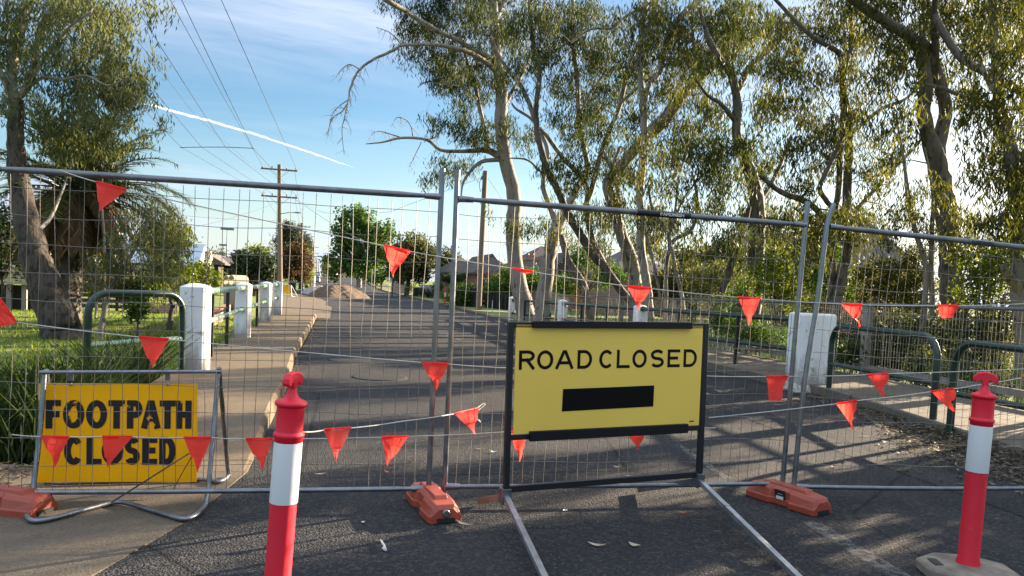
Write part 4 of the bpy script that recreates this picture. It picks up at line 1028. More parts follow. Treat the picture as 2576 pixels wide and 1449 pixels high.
gum('gum_tree', 'dark twisted gum leaning left with its foot behind the middle white post', 25,
    [(24,25.5,[(1596,775,9),(1561,730,10.5),(1521,673,11),(1495,643,11),(1455,583,11),(1431,543,10),(1405,483,9),(1378,427,9),(1361,373,8),(1351,333,7.5),(1349,267,7),(1358,187,6.5),(1348,150,6),(1338,83,5),(1331,0,4.5),(1326,-110,3)]),
     (25.5,26.5,[(1351,325,6),(1331,260,6),(1308,213,5.5),(1286,187,5),(1255,140,4),(1235,90,3)]),
     (24.8,24,[(1520,665,8),(1490,600,8),(1476,527,7.5),(1478,483,7),(1461,443,6.5),(1418,400,6),(1380,347,5.5),(1358,322,4)]),
     (24.5,23.5,[(1480,500,7),(1490,470,7),(1508,400,6.5),(1528,340,6.5),(1555,277,6),(1571,213,5.5),(1582,160,5),(1608,107,4.5),(1622,50,4),(1626,-20,3)]),
     (23.7,23,[(1558,262,4),(1585,238,4),(1621,207,3.5),(1665,173,2.5),(1700,140,1.5)]),
     (24,24,[(1435,107,2.5),(1488,73,3),(1541,70,3.5),(1571,43,3.5),(1608,23,4),(1648,0,4.5),(1700,-30,5)])],
    [(1330,60,60,50),(1312,155,48,42),(1380,170,45,45),(1530,150,52,50),(1555,75,55,45),(1470,300,40,34),(1530,335,45,40),(1400,425,50,30),(1500,430,52,34),(1550,400,38,34),(1440,465,42,26),(1480,545,55,32),(1545,560,40,38),(1500,640,40,30),(1610,140,45,40),(1570,240,42,38),(1520,250,38,34),(1420,300,30,28),(1310,240,26,24)],
    BARK_D, LEAF_GUM, 13, cov=.85, bark2=BARK_M)
gum('gum_tree', 'short leaning pale trunk broken off among the shrubs beside the leaning gum', 26,
    [(26,26,[(1489,815,10),(1475,752,10),(1465,710,10),(1435,666,9.5),(1418,616,9),(1412,590,6)])], [(1440,600,26,20),(1450,725,18,22),(1418,560,20,16)], BARK_M, LEAF_WARM, 14, cov=.6)
gum('gum_tree', 'slender straight whitish gum standing above the middle white post', 21,
    [(21,21,[(1632,770,11),(1628,723,11),(1621,683,11),(1612,616,11),(1613,550,11),(1609,483,10),(1618,400,10),(1621,333,9.5),(1618,267,9),(1612,200,8),(1611,100,6.5),(1622,20,5),(1630,-100,3)]),
     (21,22,[(1619,268,7),(1631,217,7),(1655,187,7.5),(1668,130,8),(1690,75,9),(1720,35,9),(1760,0,9),(1820,-60,8)]),
     (21,20,[(1622,338,5),(1640,312,4.5),(1671,283,4.2),(1705,217,4),(1728,173,3.6),(1781,127,3),(1830,90,2)]),
     (21,22,[(1612,190,4),(1590,140,3.5),(1570,90,3),(1560,30,2)])],
    [(1600,55,65,50),(1665,40,55,45),(1650,135,62,42),(1700,120,55,45),(1590,185,42,36),(1660,235,48,40),(1605,300,40,36),(1690,330,48,38),(1640,400,48,36),(1590,450,38,34),(1735,60,55,45),(1620,540,40,26),(1660,470,40,26)],
    BARK_W, LEAF_WARM, 15, cov=.80)
gum('gum_tree', 'big tan limbed gum leaning to the right, its thick bough crossing the thicket', 23,
    [(23,23,[(1600,745,17),(1596,700,17),(1588,650,16),(1560,580,15),(1540,510,14),(1530,460,14),(1565,417,14),(1620,352,14),(1671,307,14),(1711,253,13),(1765,190,12),(1850,130,10),(1930,70,8),(2000,20,5)]),
     (23,24,[(1545,520,6),(1556,483,6),(1540,430,5),(1560,370,4)]), (23,22.5,[(1580,640,6),(1575,683,6),(1565,600,6),(1558,540,6),(1553,470,5.5),(1535,420,4),(1518,380,2.5)]),
     (23,22,[(1711,253,5),(1740,190,4.5),(1745,120,4),(1738,40,3)])],
    [(1725,165,55,42),(1745,235,48,40),(1735,330,45,34),(1700,400,46,34),(1790,130,60,45),(1850,120,55,42),(1580,440,45,36),(1600,620,38,42),(1560,520,36,40),(1660,560,40,36),(1640,620,32,32),(1900,60,60,50)],
    BARK_M, LEAF_WARM, 16, cov=.85)
gum('gum_tree', 'thin multi stemmed gum with curving stems right of the slender whitish gum', 20,
    [(20,20,[(1675,760,5.5),(1675,743,5.5),(1676,670,5.5),(1685,623,5),(1681,593,5),(1660,555,4.5),(1641,523,4),(1632,480,3)]),
     (20,20.6,[(1682,620,4.5),(1701,600,5),(1735,583,5),(1751,543,4.5),(1752,483,4),(1740,430,3)]),
     (20,19.6,[(1684,612,4.5),(1691,633,4.5),(1705,700,5),(1716,750,5.5),(1719,780,5.5)]),
     (20,19.5,[(1662,760,4),(1655,716,4),(1641,650,4),(1621,577,3.5),(1612,540,2.5)]), (20,20.5,[(1684,590,3.5),(1700,520,3.2),(1706,450,3),(1730,380,2.5)]), (20,20.3,[(1690,575,3),(1716,505,3),(1750,460,2.5),(1790,420,2)])],
    [(1700,560,42,34),(1745,520,36,32),(1640,560,36,30),(1760,440,42,34),(1700,480,40,28),(1735,640,32,26)], BARK_M, LEAF_WARM, 17, cov=.7)
gum('gum_tree', 'dark stout gum with a forked top, halfway along the footbridge fence', 19,
    [(19,19,[(1890,790,22),(1897,720,21),(1902,670,20),(1905,583,20),(1903,500,19),(1880,420,16),(1862,370,13),(1852,333,12),(1855,283,12),(1852,240,11),(1838,183,10),(1811,150,9),(1780,90,6),(1760,20,4)]),
     (19,19.5,[(1854,245,9),(1861,217,9),(1888,167,9),(1931,127,8),(1975,80,6),(2010,20,4)]),
     (19,18.5,[(1853,312,6),(1828,277,6),(1808,257,5),(1780,240,4),(1750,200,2.5)]),
     (19,18,[(1816,735,9),(1838,670,9),(1855,616,8.5),(1872,570,7),(1885,520,5)]), (19,20,[(1900,520,7),(1935,470,6),(1965,410,5),(1985,350,4)])],
    [(1820,55,70,50),(1780,140,60,45),(1850,180,45,40),(1900,85,58,48),(1782,300,58,40),(1762,372,54,40),(1820,390,64,40),(1880,358,46,38),(1905,432,50,50),(1842,470,50,34),(1780,432,40,32),(1905,540,52,50),(1845,600,50,34),(1932,620,42,42),(1810,520,40,36),(1930,270,50,36),(1870,660,40,30)],
    BARK_D, LEAF_GUM, 18, cov=.85)
gum('gum_tree', 'slim dark gum with twin stems above the gap between the fence panels', 14.5,
    [(14.5,14.5,[(2103,770,14),(2108,745,14),(2119,683,14),(2131,633,12),(2128,566,11),(2131,483,11),(2135,400,10.5),(2136,300,10),(2122,233,8),(2116,143,7),(2080,115,6),(2045,93,5.5),(2009,60,5),(1952,0,4.5),(1900,-60,3)]),
     (14.5,14.8,[(2122,190,6),(2129,160,6),(2140,127,6),(2142,60,6),(2133,10,5),(2120,-60,3)]),
     (14.5,15.5,[(2145,333,6),(2172,310,5.5),(2219,273,5),(2272,253,4.5),(2295,233,4),(2330,190,2.5)]),
     (14.6,14.9,[(2090,770,9),(2095,666,9),(2090,583,8.5),(2100,530,8),(2109,483,7.5),(2115,367,7),(2119,300,6),(2118,230,4)]),
     (14.5,13.6,[(2121,600,8),(2075,550,8),(2032,510,8),(1965,483,7),(1910,440,5)]), (14.5,13.8,[(2125,570,7),(2100,530,6.5),(2075,500,6.5),(2062,470,6),(2080,430,6),(2113,360,5.5),(2125,330,5)]),
     (14.5,15.4,[(2138,552,6),(2165,516,5.5),(2195,483,5),(2252,420,4.5),(2302,370,4),(2340,320,2.5)])],
    [(1990,80,60,50),(2060,60,62,50),(2000,178,55,46),(2080,200,54,46),(2150,120,48,48),(1960,275,58,44),(2040,300,62,44),(2100,352,50,46),(2180,262,46,38),(1985,382,58,42),(2080,420,46,40),(2190,350,46,30),(2000,470,48,40),(2060,560,46,38),(2150,560,60,38),(1950,180,46,40),(2190,180,46,42),(2000,560,50,40),(2190,430,40,28),(2225,470,36,24),(1960,560,46,36),(2130,60,50,46),(2180,600,40,34),(2040,640,44,36)],
    BARK_R, LEAF_WARM, 19, cov=.85, L=.16, Wd=.027, spray=.14, spread=1.2)
gum('gum_tree', 'thick mottled gum whose trunk splits in two and rejoins, at the right', 12.3,
    [(12.3,12.3,[(2402,790,31),(2398,750,29),(2394,700,28),(2392,650,27),(2386,566,25),(2372,483,25),(2360,420,24),(2345,370,22),(2334,333,17),(2323,283,17),(2329,217,16),(2322,150,15),(2292,95,14),(2232,57,13),(2175,20,12),(2110,-30,9),(2060,-80,6)]),
     (12.3,12.2,[(2360,400,18),(2367,333,17),(2380,283,16),(2370,233,15),(2362,195,14),(2340,130,13),(2310,95,11)]),
     (12.3,11,[(2360,190,9),(2350,60,8),(2355,-20,7),(2370,-120,5)]),
     (11.8,10.5,[(2350,20,7),(2365,67,9),(2412,140,9.5),(2452,167,9.5),(2499,193,9.5),(2576,232,10),(2650,262,10)]),
     (12,11.5,[(2300,208,3.5),(2365,220,5),(2415,240,5),(2465,260,5.5),(2519,273,6),(2580,270,6)]),
     (12.2,11.5,[(2400,145,4),(2460,130,4.5),(2520,105,5),(2580,108,5)])],
    [(2200,55,62,46),(2290,40,70,42),(2250,125,58,44),(2345,55,60,46),(2300,190,44,40),(2235,200,44,38),(2420,60,70,50),(2500,60,70,50),(2450,125,46,36),(2430,232,48,34),(2265,290,36,26),(2400,170,40,40),(2560,120,50,50),(2235,330,40,26),(2240,410,40,26),(2280,350,36,26),(2200,-60,160,70),(2430,-60,180,70)],
    BARK_R, LEAF_WARM, 20, cov=.82, L=.165, Wd=.027, spray=.13, spread=1.0, sides=14)
gum('gum_tree', 'pair of slim pale saplings in front of the thick mottled gum', 11.6,
    [(11.6,11.6,[(2312,900,7),(2316,860,7),(2325,783,7),(2329,670,6.5),(2316,626,6.5),(2299,566,6),(2283,483,5.5),(2278,440,4.2),(2270,380,3),(2258,320,1.5)]),
     (11.6,11.7,[(2345,800,6.5),(2345,750,6.5),(2342,670,6),(2345,566,5.5),(2347,500,4),(2338,430,2.8),(2326,370,1.4)])],
    [(2265,540,40,32),(2300,500,34,30),(2350,480,34,28),(2250,620,36,26),(2330,580,40,26),(2230,560,24,20),(2420,560,44,44),(2440,610,40,40)], BARK_M, LEAF_WARM, 21, cov=.55, L=.12, Wd=.022, spray=.10, spread=.5)
gum('gum_tree', 'sun hazed gum trunk at the right edge of the view with a sawn stub', 9.6,
    [(9.6,9.6,[(2585,860,26),(2575,780,25),(2570,700,24),(2572,620,22),(2560,520,20),(2550,420,18),(2530,330,16),(2512,260,14),(2508,170,12),(2500,60,10),(2490,-80,8)]),
     (9.6,9.4,[(2562,728,15),(2543,700,12),(2524,672,9)]), (9.6,9.2,[(2552,440,8),(2580,380,7),(2620,300,6)]), (9.6,10.2,[(2515,250,7),(2480,190,6),(2450,110,5)])],
    [(2545,40,62,60),(2505,150,58,44),(2480,235,56,46),(2550,255,50,50),(2470,330,58,48),(2540,382,60,54),(2485,440,56,46),(2555,500,50,50),(2470,540,48,46),(2525,585,54,44),(2600,150,60,80),(2620,400,70,90),(2640,600,80,90),(2600,-40,120,80)],
    BARK_M, LEAF_WARM, 22, cov=.80, L=.15, Wd=.026, spray=.12, spread=.8)
# two more of the row just past the right edge, which shade the foreground
for (lab, X, Y, s, sd) in (('tall shading gum just outside the right edge of the view, nearer the camera', 12.4, 4.8, 1.0, 31), ('shading gum outside the right edge, level with the right bollard', 15.5, 5.8, 1.1, 32), ('small shading gum outside the view near the path', 10.9, 5.3, .62, 33), ('low bushy gum outside the view beside the path', 10.4, 6.4, .5, 34)):
    rng = np.random.default_rng(sd); rnd = random.Random(sd); root = thing('gum_tree', lab, 'tree', (X, Y, gh(X,Y)), 'gum trees')
    mb = MB(); z0 = gh(X, Y)-.1; P = [np.array([X, Y, z0]), np.array([X-.1, Y+.1, 1.6*s]), np.array([X-.35, Y+.3, 3.4*s]), np.array([X-.2, Y+.5, 7*s]), np.array([X+.1, Y+.5, 9*s])]
    Q, r2 = smooth_limb(P, [.26*s,.21*s,.17*s,.12*s,.05*s], 4, .1, rnd); mb.tube(Q, r2, 10); obj('trunk', mb, BARK_M, root); mb = MB(); B = []
    for k in range(9):
        q = Q[5+k]; a = rnd.uniform(0, 6.3); ln = rnd.uniform(1.3, 2.4)*s; e = q+np.array([math.cos(a)*ln, math.sin(a)*ln, rnd.uniform(.2, 1.2)*s])
        mb.tube([q, q*.5+e*.5+np.array([0,0,.15]), e], [.07*s,.05*s,.02*s], 6); B.append((e, np.array([.85,.85,.6])*s, 1400))
    pts, _ = crown_points(B, None, rng, .16, 12); V, F = leaf_arrays(pts, .16, .03, .6, rng); nmesh('crown', V, F, LEAF_GUM, root, np.clip(rng.normal(.45,.25,len(F)),0,1)); obj('branches', mb, BARK_M, root)

# ------------------------------------------------------------------ undergrowth on the right
US = [('rounded olive green shrub behind the top of the road closed sign', [(1690,700,50,36),(1740,690,50,40),(1650,730,45,30)], 27, LEAF_OLIVE, .12,.045),
      ('broad grey green shrub mass beyond the right white posts', [(1780,700,60,38),(1840,690,55,40),(1800,745,70,32)], 24, LEAF_GREY, .12,.040),
      ('sunlit yellow green shrub left of the gap between fence panels', [(1960,650,55,42),(1930,700,55,45),(1990,710,50,42),(1965,755,60,30)], 17, LEAF_LIME, .11,.045),
      ('bright green leafy shrub just right of the tall bent fence post', [(2060,700,45,45),(2120,720,45,42),(2090,640,45,35)], 16.5, LEAF_GREEN, .11,.045),
      ('dense dark green shrub under the roof at the right', [(2200,690,62,44),(2270,700,55,48),(2230,750,75,40),(2300,650,40,36)], 14.5, LEAF_WARM, .11,.036),
      ('dark shrub behind the second hoop barrier', [(2180,830,60,50),(2260,830,65,55),(2340,840,50,50)], 12.4, LEAF_GUM, .10,.028),
      ('backlit yellow green shrub beside the thick mottled gum', [(2460,650,54,54),(2510,690,52,52),(2450,730,48,46),(2540,640,45,45)], 11.2, LEAF_LIME, .10,.034),
      ('broad leafy shrub low at the right edge behind the footbridge fence', [(2440,820,60,55),(2520,830,60,60),(2560,760,45,50),(2480,900,70,40)], 10.6, LEAF_OLIVE, .10,.032),
      ('feathery shrub under the footbridge fence near the second hoop', [(2460,960,70,40),(2540,960,60,45),(2400,930,40,36)], 10.2, LEAF_GREY, .09,.018),
      ('low green weeds behind the fence posts near the white pier', [(1880,830,60,28),(1950,850,40,26),(1820,810,40,24),(2120,890,50,26)], 14.5, LEAF_GREEN, .10,.022),
      ('low dark undergrowth at the foot of the footbridge fence', [(2200,905,60,44),(2280,915,60,46),(2350,940,50,44),(2140,880,40,36),(2240,850,50,36)], 11.6, LEAF_GUM, .13,.05),
      ('leafy green shrub bank beyond the middle white posts', [(1660,765,48,32),(1730,775,48,34),(1800,780,48,32),(1700,730,46,28)], 27, LEAF_OLIVE, .13,.05),
      ('sunny leafy shrub bank beyond the right railing', [(1860,770,50,36),(1920,780,46,36),(1880,730,44,30)], 22, LEAF_GREEN, .12,.045),
      ('dense olive shrub filling the gap behind the pale saplings', [(2318,730,44,60),(2335,830,44,50),(2290,800,40,50),(2330,900,40,40)], 14.2, LEAF_OLIVE, .11,.034),
      ('tall dark shrub behind the slim dark gum', [(2010,620,50,36),(2050,780,50,36),(1995,800,40,36)], 18, LEAF_WARM, .11,.036)]
for i, (lab, bl, Y, lf_, L, Wd) in enumerate(US):
    bush('shrub', lab, [(b[0], b[1], b[2], b[3], Y) for b in bl], lf_, 60+i, L, Wd, 1.25, .25, .10, 12, group='shrubs behind the footbridge fence', trunk_r=.04)
# the long hedge bank in the distance behind the gums
HB = [('clipped green hedge bank behind the pale gums', [(1290,690,40,22),(1340,700,40,30),(1250,720,40,22)], 46, LEAF_GREEN), ('hedge bank with yellow tips behind the leaning gum', [(1470,640,50,34),(1530,690,50,34),(1420,715,50,26)], 40, LEAF_GREEN),
      ('dark hedge bank below the grey shed', [(1760,655,46,34),(1700,650,40,28),(1830,640,40,34),(1880,700,36,26)], 38, LEAF_OLIVE), ('far leafy tree line above the grey shed', [(1800,640,50,30),(1900,640,40,28),(1850,625,60,26)], 70, LEAF_OLIVE),
      ('tall leafy tree behind the roof at the right', [(2060,590,60,46),(2130,560,60,44),(2190,600,30,30)], 34, LEAF_WARM)]
for i, (lab, bl, Y, lf_) in enumerate(HB):
    bush('hedge', lab, [(b[0], b[1], b[2], b[3], Y) for b in bl], lf_, 80+i, .20, .09, 1.7, .15, .18, 12, group='hedge bank', trunk_r=.08)

# ------------------------------------------------------------------ left: big gum, palm and garden
gum('gum_tree', 'big old gum at the left with a dark ridged foot and pale forking limbs', 17,
    [(17,17,[(158,845,48),(140,790,44),(112,720,39),(88,640,33),(68,560,29),(52,480,25),(42,410,22),(40,350,19),(38,290,18),(41,248,16)]),
     (17,16.7,[(38,262,9),(22,225,9),(5,190,8),(-25,140,7),(-60,90,5)]), (17,17.4,[(38,250,11),(30,200,12),(34,140,13),(48,80,13),(66,20,12),(80,-60,9)]),
     (17,16.5,[(44,248,9),(62,225,9),(82,185,9.5),(92,130,10),(105,75,10),(125,38,11),(150,12,11),(185,-30,9)]), (16.6,16.2,[(84,190,6),(110,150,5),(150,100,4.5),(185,60,4),(230,30,3)]),
     (16.8,16,[(70,220,5),(110,195,4),(160,200,3.5),(215,190,3),(270,215,2.5),(310,200,1.5)]), (17,18,[(100,575,6),(128,545,4.5),(160,470,3),(178,420,1.5)])],
    [(95,25,75,42),(200,25,70,36),(280,70,55,50),(215,115,62,42),(290,160,46,42),(330,205,38,34),(300,250,46,40),(225,190,58,44),(180,255,50,40),(25,110,46,60),(10,40,45,50),(312,305,24,24),(240,300,34,26),(375,20,26,26),(265,215,44,40),(130,110,50,44),(340,255,28,26),(250,10,70,24),(60,170,40,40),(0,250,36,40),(150,180,44,38),(100,-60,160,60),(225,335,56,34),(285,365,36,26),(165,385,46,34),(120,300,40,36),(210,270,44,34)],
    BARK_OLD, LEAF_GREY, 41, cov=.95, L=.15, Wd=.028, bark2=BARK_W, spread=1.0, spray=.15, sides=14)
def palm(label, base, top, seed):
    rng = np.random.default_rng(seed); rnd = random.Random(seed); b, t = np.array(base), np.array(top)
    root = thing('date_palm', label, 'palm', b)
    mb = MB(); P = [b+(t-b)*k/14 for k in range(15)]; mb.tube(P, [.34+.05*(k%2)+(.08 if k < 3 else 0) for k in range(15)], 12, smooth=False); obj('trunk', mb, BARK_D, root)
    def fronds(n, name, mat, el0, el1, L0, L1, droop, leafl, azf=None):
        Vs = []; st = MB()
        for k in range(n):
            a = azf(k) if azf else rnd.uniform(0, 2*math.pi); el = R(rnd.uniform(el0, el1)); L = rnd.uniform(L0, L1)
            d = np.array([math.cos(a)*math.cos(el), math.sin(a)*math.cos(el), math.sin(el)]); p = t+np.array([math.cos(a),math.sin(a),0])*.15+np.array([0,0,rnd.uniform(-.25,.15)]); pts = [p]
            for s_ in range(10):
                d = d+np.array([0,0,-droop*(.5+s_*.12)]); d /= np.linalg.norm(d); pts.append(pts[-1]+d*L/10)
            st.tube(pts, [.022-.0018*i for i in range(11)], 4, cap=False)
            for i in range(1, 10):
                dd = (pts[i+1]-pts[i]); dd /= np.linalg.norm(dd); side = np.cross(dd, [0,0,1]); sl = np.linalg.norm(side); side = side/sl if sl > .05 else np.array([1,0,0.]); nv = np.cross(side, dd)
                for q in range(7):
                    c = pts[i]+(pts[i+1]-pts[i])*q/7
                    for s2 in (-1, 1):
                        ld = side*s2*.75+dd*.62+nv*.18*rnd.uniform(-1,1.6)+np.array([0,0,-.16 if mat is PALM_G else -.9])*rnd.uniform(.4,1.2); ld /= np.linalg.norm(ld); ll = leafl*(1-.05*abs(i-5))*rnd.uniform(.8,1.1)
                        wv = np.cross(ld, nv); wv = wv/ (np.linalg.norm(wv)+1e-6)*.014
                        Vs += [c-wv, c+wv, c+ld*ll*.6+wv*.9, c+ld*ll]
        V = np.array(Vs); F = np.arange(len(V)).reshape(-1,4)
        cr = nmesh(name, V, F, mat, root, np.clip(rng.normal(.5,.25,len(F)),0,1)); obj('frond_stem', st, TIMBERPOLE if mat is PALM_D else BARK_M, root); return cr
    fronds(56, 'green_fronds', PALM_G, -5, 78, 1.9, 2.8, .11, .46)
    fronds(80, 'dead_fronds', PALM_D, -65, 0, 1.2, 2.2, .16, .36)
pc = D(200,480,19.5); pb = D(95,800,19.5)
palm('shaggy date palm with a skirt of brown dead fronds behind the big left gum', (pc[0]-.4, 19.5, 0.0), (pc[0], 19.5, pc[2]), 5)
gum('gum_tree', 'small weeping gum with grey green foliage on the left lawn', 16.5,
    [(16.5,16.5,[(256,812,6),(262,785,6),(275,730,5.5),(300,690,5),(330,640,4.5),(360,590,3.5),(372,560,2)]), (16.5,17,[(240,800,3),(243,770,3),(235,725,3),(225,690,2)]), (16.5,16,[(275,730,4),(240,690,3.5),(222,650,2.5)]), (16.5,16,[(310,675,3),(360,680,3),(410,660,2.5),(440,620,1.5)])],
    [(330,615,50,42),(395,600,42,48),(280,675,46,36),(375,680,56,34),(432,560,34,32),(430,640,34,42),(320,560,26,26),(250,700,28,24),(400,540,28,26),(450,600,26,34)],
    BARK_M, LEAF_GREY, 42, cov=.72, L=.11, Wd=.022, spray=.10, spread=.7, group='garden trees')
gum('garden_tree', 'straight bare trunked garden tree in the shade at the left', 21, [(21,21,[(184,805,11),(184,780,9),(187,730,8.5),(188,690,8),(192,640,6),(205,600,4)])], [(180,650,36,30),(225,640,30,30),(200,610,40,26)], BARK_M, LEAF_OLIVE, 43, cov=.9, group='garden trees')
gum('garden_tree', 'crooked little tree on the lawn against the left white post', 20, [(20,20,[(430,792,6),(434,770,6),(428,745,4.5),(436,715,4)]), (20,20,[(432,765,3),(440,740,2.5),(438,720,2)])], [(440,700,34,22),(415,710,24,20),(455,690,24,20)], BARK_D, LEAF_LIME, 44, cov=1.2, L=.10, Wd=.05, group='garden trees')
bush('shrub', 'small round white flowered bush on the sunlit lawn seen through the left hoop', [(346,768,28,22,17.5),(340,790,22,18,17.5),(352,748,18,14,17.5)], LEAF_GREEN, 45, .08, .045, 1.7, .1, .06, 10, stems=np.array([D(344,805,17.5)[0],17.5,0]), trunk_r=.03)
bush('shrub', 'lime green leafy shrub above the left white post', [(470,690,34,20,23),(510,680,36,24,23),(545,700,26,18,23),(490,715,50,18,23),(440,680,24,20,23)], LEAF_LIME, 46, .13, .08, 1.5, .1, .12, 10, stems=np.array([D(495,760,23)[0],23,0]), trunk_r=.04)
bush('shrub', 'grey green shrubbery behind the weeping gum', [(300,720,60,34,22),(380,725,50,30,22),(420,700,40,30,22),(240,700,40,40,23)], LEAF_OLIVE, 47, .11, .035, 1.4, .2, .10, 12, stems=np.array([D(330,800,22)[0],22,0]), trunk_r=.04)
shape_tree('tree', 'leafy green tree behind the white house', (430,720,48), [(430,600,40,36),(460,590,26,20),(395,610,36,36),(410,640,40,30)], LEAF_LIME, BARK_M, 48, .22, .12, group='garden trees')
gum('gum_tree', 'sparse twiggy young gum in front of the palm top', 18, [(18,18,[(262,700,3),(262,600,3),(255,500,2.5),(258,430,2),(255,370,1.5)])], [(262,400,26,30),(245,370,20,16),(270,440,22,24)], BARK_M, LEAF_GREY, 49, cov=.35, group='garden trees')
bush('shrub', 'made up dark shrub standing in for shaded dead fronds at the left edge', [(18,560,44,60,22),(10,650,40,50,22),(-30,600,50,80,22)], LEAF_DARK, 50, .16, .05, 1.3, .3, .14, 12, stems=np.array([D(10,740,22)[0],22,0]), trunk_r=.05)  # added to darken this corner, where dead fronds hang in shade
# reeds in the creek at the left
def blades(name, label, pts, h, wd, mat, seed, lean=.35, cat='grass', tone=(.45,.25)):
    rng = np.random.default_rng(seed); n = len(pts); H = rng.uniform(h[0], h[1], n); a = rng.uniform(0, 2*math.pi, n); ln = rng.uniform(.05, lean, n)*H
    dx = np.stack([np.cos(a)*ln, np.sin(a)*ln, np.zeros(n)], 1); wv = np.stack([-np.sin(a+1.2), np.cos(a+1.2), np.zeros(n)], 1)*wd*rng.uniform(.6,1.2,n)[:,None]
    up_ = np.array([0,0,1.0]); m1 = pts+dx*.28+up_*(H*.55)[:,None]; tp = pts+dx+up_*H[:,None]
    V = np.stack([pts-wv*.5, pts+wv*.5, m1+wv*.5, m1-wv*.5, tp+wv*.06, tp-wv*.06], 1).reshape(-1,3); b = np.arange(n)*6
    F = np.concatenate([np.stack([b,b+1,b+2,b+3],1), np.stack([b+3,b+2,b+4,b+5],1)])
    t = np.clip(rng.normal(tone[0], tone[1], n), 0, 1); o = nmesh(name, V, F, mat, None, np.concatenate([t,t])); return tag(o, label, cat, kind='stuff')
rng = np.random.default_rng(9)
n = 24000; x = rng.uniform(-9, -2.15, n); y = rng.uniform(6.2, 9.9, n); z = np.array([gh(a, b) for a, b in zip(x, y)])
hh = np.clip(1.0+.5*np.sin(x*1.3)*np.cos(y*1.1), .6, 1.6)
blades('reeds', 'dense dark green reeds and weeds filling the creek left of the footpath', np.stack([x,y,z],1), (.35,.95), .022, REED, 10, .95)
C_ = np.stack([rng.uniform(-8.5,-2.25,9000), rng.uniform(6.3,10.0,9000), rng.uniform(-.35,.28,9000)],1); C_[:,2] *= np.clip((-2.0-C_[:,0])/.8, .2, 1)
V, F = leaf_arrays(C_, .17, .045, -.15, rng); _w = nmesh('creek_weeds', V, F, REED, None, np.clip(rng.normal(.5,.3,len(F)),0,1)); tag(_w, 'broad leafed dark weeds among the reeds in the left creek', 'weeds', kind='stuff')
n = 26000; x = rng.uniform(-16, -2.2, n); y = 11+rng.uniform(0, 1, n)**1.3*17; z = np.array([gh(a, b) for a, b in zip(x, y)])
blades('lawn_grass', 'bright sunlit lawn grass beyond the left hoop barrier', np.stack([x,y,z],1), (.03,.08), .02, GRASSM, 11, .6, tone=(.6,.22))
n = 5000; x = rng.uniform(9.4, 16, n); y = rng.uniform(5, 30, n); z = np.array([gh(a, b) for a, b in zip(x, y)])
blades('weeds', 'long weedy grass on the bank below the footbridge fence', np.stack([x,y,z],1), (.5,1.3), .022, REED, 12, .6, tone=(.6,.3))
# dry leaves heaped along the right gutter, and a few at the left
def litter(name, label, pts, L, seed):
    rng = np.random.default_rng(seed); V, F = leaf_arrays(pts, L, L*.24, 0, rng, .5); c = np.repeat(pts, 4, 0); V[:,2] = c[:,2]+(V[:,2]-c[:,2])*.35
    V[:,2] = np.maximum(V[:,2], .006); o = nmesh(name, V, F, DRY, None, np.clip(rng.normal(.45,.28,len(F)),0,1)); return tag(o, label, 'leaf litter', kind='stuff')
rng = np.random.default_rng(13); n = 7000; yy = rng.uniform(2.4, 10.2, n); hw = .10+.38*np.exp(-((yy-5.4)/1.9)**2)
e = np.abs(rng.normal(0, 1, n)); xx = np.array([xr(v) for v in yy])-.03-e*hw; zz = .012+np.maximum(0, .12-.12*e)*np.exp(-((yy-5.8)/2.6)**2)*rng.uniform(.2,1,n)
litter('leaf_litter', 'drift of dry gum leaves heaped in the gutter along the right kerb', np.stack([xx,yy,zz],1), .105, 14)
n = 700; yy = rng.uniform(8.5, 28, n); xx = -.62+np.abs(rng.normal(0,.12,n)); litter('leaf_litter', 'thin line of dry leaves against the left footpath kerb', np.stack([xx,yy,np.full(n,.012)],1), .07, 15)
n = 420; xx = rng.uniform(-3.2,-2.0,n); yy = 5.72+rng.normal(0,.18,n); litter('leaf_litter', 'twigs and dry leaves on the slab left of the footpath sign', np.stack([xx,yy,np.full(n,.018)],1), .09, 16)
n = 260; xx = rng.uniform(-.5,6.3,n); yy = rng.uniform(2.6,16,n); litter('leaf_litter', 'loose leaf crumbs scattered thinly over the asphalt', np.stack([xx,yy,np.full(n,.009)],1), .035, 17)
CW = basic('low concrete wall', (.42,.36,.27), .85, c2=(.30,.25,.19), scale=4, bump=.2)
mb = MB(); a, b = np.array([-5.5,5.95,0]), np.array([-2.12,6.75,0]); mb.bar(a+np.array([0,0,-.05]), b+np.array([0,0,-.05]), .16, .24)
obj('creek_wall', mb, CW, loc=tuple((a+b)/2), label='low pale concrete wall between the reeds and the leaf strewn slab', cat='low wall', bevel=.02)
# loose leaves and scraps on the road
def scrap(name, label, cat, px, py, L, wd, rot, mat, curl=.3, group=None, m=6):
    g = G(px, py); mb = MB(); vs = []
    for i in range(m+1):
        t = -1+2*i/m; w_ = wd*(1-abs(t)**1.6)+.002; zc = .008+curl*L*.25*(t*t)
        vs += [(t*L/2, -w_/2, zc+.004), (t*L/2, 0, zc), (t*L/2, w_/2, zc+.006)]
    mb.add(vs, [(3*i, 3*i+1, 3*i+4, 3*i+3) for i in range(m)]+[(3*i+1, 3*i+2, 3*i+5, 3*i+4) for i in range(m)])
    mb.xf(Matrix.Translation(Vector(g)) @ Matrix.Rotation(rot, 4, 'Z')); return obj(name, mb, mat, loc=tuple(g), label=label, cat=cat, group=group, recalc=False)
LEAFP = basic('bleached leaf', (.46,.40,.31), .7, c2=(.30,.25,.19), scale=30); LEAFR = basic('rust leaf', (.32,.085,.045), .6); LEAFPK = basic('pinkish leaf', (.42,.25,.20), .7); PAPER = basic('white scrap', (.72,.70,.64), .7)
LG = 'fallen leaves on the asphalt'
